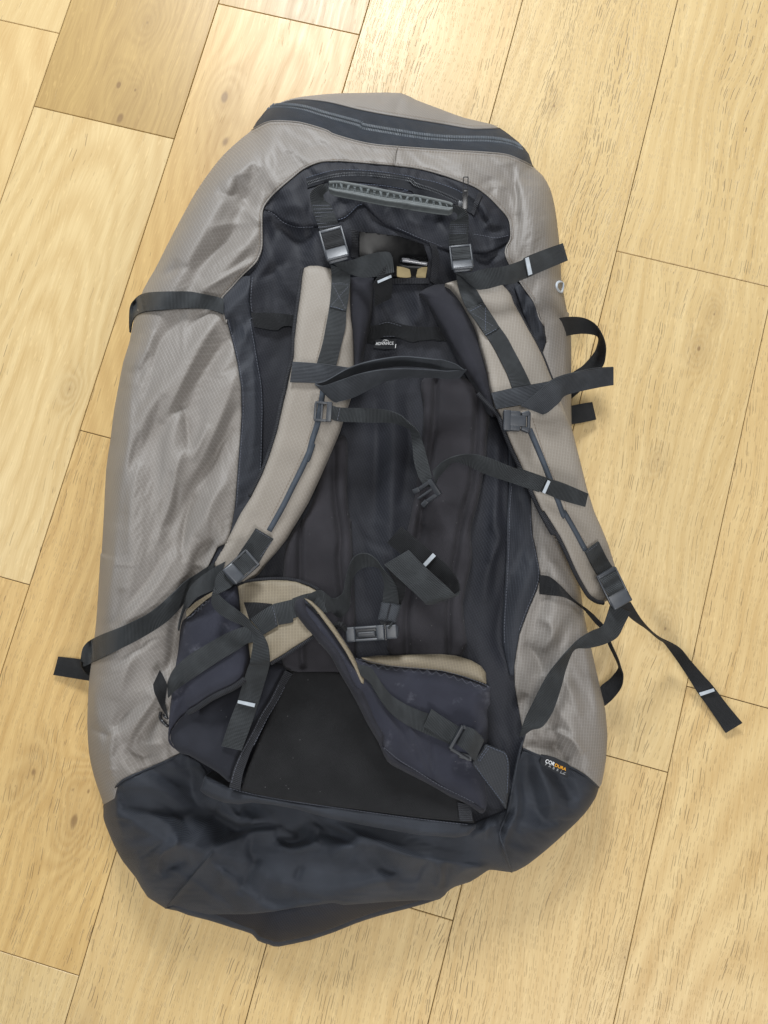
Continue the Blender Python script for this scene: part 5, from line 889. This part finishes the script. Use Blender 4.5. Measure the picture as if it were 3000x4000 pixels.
tube('buckle_loop_webbing', M['web'], EP[P('Q 905 905 885 940 870 960'), [156, 158, 158]], .0012, ww)
# right wing: rolled tip, softshell face, taupe inside
zV = rbf([(1180, 2350, 178), (1260, 2420, 178), (1330, 2560, 174), (1420, 2680, 166), (1440, 2800, 158), (1560, 2900, 144), (1480, 2590, 140), (1600, 2650, 134), (1700, 2620, 138), (1880, 2690, 132), (1900, 2850, 124), (1700, 2800, 130), (1650, 2950, 130), (1560, 3000, 136), (1750, 3080, 126), (1890, 3150, 116), (1860, 3000, 122)])
vw = panel('hip_belt_wing', M['softshell'], P('G 312 552 380 600 450 680 520 770 590 870 640 945 700 955 850 985 1000 1000 1200 1020 1350 1060 1480 1110 1522 1140 T 990 230 980 300 987 350 955 410 965 560 955 720 945 800 935 1000 950 1200 945 1320 900 1372 820 1310 700 1245 600 1200 450 1110 300 1035 150 960 30 880 G 790 1490 720 1370 660 1250 600 1140 540 1040 480 930 400 840 330 760 270 680 245 620 262 570'), lambda x, y, s: zV(x, y) + puff(70, .024)(s) + .0025 * vnoise(x / 80, y / 60, 4) - .003 * np.exp(-((x - (1540 + (y - 2800) * .55)) / 16) ** 2) * np.clip((y - 2640) / 100, 0, 1) * np.clip((3060 - y) / 80, 0, 1) + .003 * np.exp(-((x - (1578 + (y - 2800) * .5)) / 14) ** 2) * np.clip((y - 2740) / 80, 0, 1) * np.clip((3040 - y) / 80, 0, 1) - .004 * np.exp(-((x - (1690 + (y - 2950) * .1)) / 12) ** 2 - ((y - 2980) / 70) ** 2), bp, 6., -20, thick=.016, bottom=True, smooth_poly=3, label='right hip belt wing with its tip curling up')
vb = panel('wing_binding', M['foam'], P('G 262 570 245 620 270 680 330 760 400 840 480 930 540 1040 600 1140 660 1250 720 1370 790 1490 T 30 885 150 962 300 1040 450 1118 600 1206 700 1252 820 1318 895 1368 930 1330 850 1262 700 1185 500 1085 300 955 150 865 0 740 G 850 1450 800 1350 750 1230 700 1130 660 1120 620 1000 560 900 500 820 430 730 360 640 312 560'), lambda x, y, s: zV(x, y) - .001 + puff(30, .016)(s), vw, 5., 15, thick=.012, smooth_poly=3)
vt = panel('belt_facing', M['belt'], P('G 308 553 360 578 430 645 500 735 570 838 622 920 662 1000 702 1080 697 1116 680 1105 640 1015 580 905 510 800 440 705 380 625'), lambda x, y, s: zV(x, y) + .0018 + puff(9, .002)(s), vw, 4., 45, thick=.004)
vs = panel('belt_facing', M['belt'], P('G 680 945 780 936 900 932 1050 925 1200 925 1300 935 1400 965 1460 1000 1490 1040 1494 1115 1350 1065 1200 1030 1000 1012 850 1000 720 975'), lambda x, y, s: zV(x, y) - .004 + puff(26, .008)(s), vw, 5., -4, thick=.012)
stitches('stitching', M['darkthread'], P('G 650 950 850 993 1000 1008 1200 1028 1350 1067 1480 1117 1515 1142'), vw, base=zV, z=-.4, gap=.0009)
zz = resample(catmull(P('G 650 975 850 1010 1000 1025 1200 1050 1350 1095 1500 1150'), 6), 17); zz = zz + np.array([(0, 9 if i % 2 else -7) for i in range(len(zz))]); stitches('zigzag_stitch', M['darkthread'], zz, vw, base=zV, z=.6, ln=.0020, gap=.0003, smoothn=0, wd=.0004)
stitches('stitching', M['darkthread'], P('T 0 760 150 880 300 972 500 1100 700 1200 850 1278'), vb, base=zV, z=-.3)
rwb = ribbon('belt_webbing', M['web'], EP[P('G 655 985 740 1010 800 1090 870 1180 960 1240 1050 1282 1130 1312 1240 1370'), P('G 680 1060 740 1110 800 1210 870 1300 960 1370 1050 1415 1200 1480 1280 1520')], vw, z=3.5, base=zV)
ribbon('webbing_end', M['web'], P('T 440 400 370 562 560 482 490 640 695 565 620 722').reshape(-1, 4), rwb, z=6, base=zV)
Ft, Lt = frame(P('T 650 650')[0], P('T 870 780')[0], 142, 136); wt = 100 * (CAMH - .14) / FPX
tg_ = boxes('triglide_buckle', M['plastic'], Ft, [(0, -Lt * .42, .001, wt, .0042, .0045), (0, Lt * .38, .0005, wt * .9, .004, .004), (-wt * .47, -Lt * .02, .0008, .0042, Lt * .8, .0042), (wt * .47, -Lt * .02, .0008, .0042, Lt * .8, .0042), (wt * .44, Lt * .22, .0005, .007, Lt * .5, .003, 0, 0, .25)], rwb, .0014, seg=3)
ribbon('triglide_webbing', M['web'], EP[P('T 752 568 800 575 860 610 925 690'), P('T 672 725 720 765 775 810 838 885'), [140, 147, 146, 136], [140, 147, 146, 136]], rwb, ac=4)
tb = panel('belt_tab', M['tab'], P('T 945 728 1040 765 1128 800 1160 870 1165 960 1152 1200 1130 1338 1000 1155 900 1020 822 925 818 890 850 850'), lambda x, y, s: rbf([(1890, 2930, 130), (1980, 2950, 122), (1980, 3140, 104), (1860, 2985, 130), (1930, 3050, 118)])(x, y) + puff(14, .002)(s), vw, 5., 8, thick=.004, bottom=True)
tbz = rbf([(1890, 2930, 130), (1980, 2950, 122), (1980, 3140, 104), (1860, 2985, 130), (1930, 3050, 118)])
for t in ('T 960 745 1040 778 1118 812 1142 870 1148 960 1138 1200', 'T 845 925 910 1020 1010 1150 1110 1280', 'T 950 760 900 830 860 900', 'T 968 768 915 840 872 912'): stitches('stitching', M['bluethread'], P(t), tb, base=tbz, z=.7)
# ------------------------------------------------------------------ free webbing
c1 = ribbon('compression_strap', M['web'], EP[P('A 785 1440 680 1412 560 1393 400 1393 270 1405 205 1450 178 1510 175 1655'), P('A 785 1538 700 1510 560 1500 400 1510 290 1520 225 1545 195 1590 184 1659'), [7, 6, 6, 6, 6, 5, 2, -14], [7, 6, 6, 6, 6, 4, 0, -16]], bp, base=H)
c2 = ribbon('compression_strap', M['web'], EP[P('F 1060 158 950 230 860 290 800 350 700 440 600 510 450 580 300 642 215 700 190 800'), P('F 1040 250 980 310 890 390 830 460 740 550 600 640 450 720 310 788 225 830 195 832'), [16, 14, 12, 9, 7, 6, 6, 7, 6, 0], [12, 10, 9, 7, 6, 6, 6, 6, 2, -4]], bp, base=H)
ribbon('compression_strap_end', M['webblack'], EP[P('F 47 771 130 780 200 790 262 800'), P('F 15 890 110 905 250 927 270 930'), [6, 12, 20, 30], [4, 8, 14, 24]], c2)
ribbon('compression_strap_fold', M['webblack'], EP[P('F 190 800 215 810 262 800'), P('F 195 840 225 880 270 905'), [60, 48, 40], [50, 36, 30]], c2)
ribbon('belt_webbing', M['web'], EP[P('P 775 118 690 165 600 220 480 310 390 410 325 600 282 750 265 850'), P('P 700 380 660 420 600 448 470 510 380 610 335 650 290 770 272 870'), [170, 168, 166, 160, 154, 146, 142, 140], [164, 164, 164, 158, 150, 140, 138, 136]], wl)
ltail = ribbon('strap_tail', M['web'], EP[P('P 860 370 830 402 770 435 700 470 690 475'), P('P 762 195 695 255 664 335 655 400 632 480'), [172, 176, 180, 182, 182], [172, 174, 174, 178, 178]], sl, n=6)
lt2 = ribbon('strap_tail', M['web'], EP[P('P 660 405 700 470 790 560 900 640 1000 720 1080 812 1180 915 1235 1030 1255 1180 R 1385 20 1340 180 1270 410 1200 620 1090 917'), P('P 632 480 630 570 680 655 800 740 940 800 1045 865 1076 950 1070 1060 1040 1210 R 1165 0 1110 165 1050 365 960 600 872 868'), [180, 182, 186, 190, 190, 188, 188, 188, 184, 172, 160, 150, 142, 136], [178, 176, 178, 182, 184, 184, 182, 180, 178, 168, 158, 148, 140, 134]], sl)
bar(EP[P('R 1052 374 1046 404'), P('R 1236 412 1228 448'), [150, 149], [152, 151]], lt2, 0)
c3 = ribbon('compression_strap', M['webblack'], EP[P('E 365 440 480 400 600 395 680 422 730 475 768 558 772 640 748 722 650 800 560 900'), P('E 392 558 480 527 600 505 690 510 726 530 716 590 690 640 625 712 545 775 540 890'), [112, 104, 86, 78, 74, 66, 56, 46, 36, 30], [112, 100, 76, 62, 52, 42, 34, 28, 24, 22]], bp)
ribbon('compression_strap_end', M['webblack'], EP[P('E 530 975 610 958 685 946'), P('E 530 1095 620 1080 711 1060'), [22, 18, 12], [20, 14, 8]], c3)
ribbon('compression_strap_end', M['webblack'], EP[P('E 640 800 612 870 545 930'), P('E 560 780 540 850 540 935'), [34, 26, 20], [28, 22, 20]], c3)
c4 = ribbon('compression_strap', M['webblack'], EP[P('H 345 408 410 420 475 472 560 560 640 622 700 672 752 725 800 800 808 848 850 942 872 1010 886 1062 876 1132 830 1200 765 1257'), P('H 345 532 420 540 512 556 600 606 650 652 708 722 735 748 775 810 792 862 822 922 853 990 850 1022 800 1082 740 1130 730 1180'), [5, 5, 6, 10, 20, 20, 14, 8, 2, -4, -8, -12, -16, -22, -28], [5, 5, 6, 8, 14, 12, 6, 0, -4, -10, -16, -22, -28, -30, -32]], bp, base=H)
c5 = ribbon('strap_webbing', M['web'], EP[P('H 806 590 778 680 750 740 680 772 600 822 540 882 470 960 400 1050 350 1140 300 1240 255 1330 225 1420 210 1452'), P('H 932 650 892 730 846 812 762 857 660 882 570 892 520 1000 490 1112 462 1205 425 1302 362 1390 290 1412 236 1452'), [100, 104, 108, 116, 122, 126, 128, 126, 122, 118, 112, 106, 100], [96, 96, 98, 106, 114, 118, 116, 116, 112, 108, 104, 104, 100]], sr)
c6 = ribbon('strap_tail', M['webblack'], EP[P('H 936 585 1000 690 1060 762 1122 812 1200 850 1262 890 1320 960 1390 1040 1472 1132 1562 1250 1659 1366'), P('H 852 605 940 690 1030 752 1108 818 1150 846 1200 912 1256 992 1320 1092 1366 1166 1442 1272 1550 1432'), [104, 84, 66, 50, 40, 34, 28, 22, 18, 14, 9], [100, 80, 58, 42, 30, 22, 18, 14, 11, 8, 5]], sr)
bar(EP[P('H 1472 1143 1480 1160'), P('H 1378 1172 1388 1192'), [19.5, 19], [12.5, 12]], c6, 0)
# ------------------------------------------------------------------ fabric label, round logo
lbp = P('J 1262 340 1340 362 1415 398 1408 470 1330 435 1258 395')
lbz = float(max(H(*q) for q in resample(lbp, 8))) + .0015; fz = lambda p: lbz * 1000 + .3
fab = panel('fabric_label', M['label'], lbp, lambda x, y, s: lbz + 0 * x, bp, 4., thick=.006)
p0, p1, p2 = P('J 1284 384 1333 404 1395 430'); text('label_lettering', 'COR', M['print'], p0, p1, fz(p0), fab, 1.15, lift=.0006, zb=fz(p1)); text('label_lettering', 'DURA', M['orange'], p1 + (p2 - p1) * .04, p2, fz(p1), fab, 1.0, lift=.0006, zb=fz(p2))
p0, p1 = P('J 1284 399 1392 451'); text('label_lettering', 'FABRIC', M['printdim'], p0, p1, fz(p0), fab, 1., 2.4, lift=.0006, zb=fz(p1))
stitches('label_fine_print', M['printdim'], EP[P('J 1366 440 1394 450'), [lbz * 1000 + .4] * 2], fab, ln=.0009, gap=.0005, wd=.0012, smoothn=0)
lg = catmull(P('E 472 167 492 172 494 200 486 232 470 226 454 202 456 178'), 4, True)
tube('round_logo', M['white'], lg, .0021, fr, base=H, z=2.2, smoothn=0, closed=True, flat=.5)
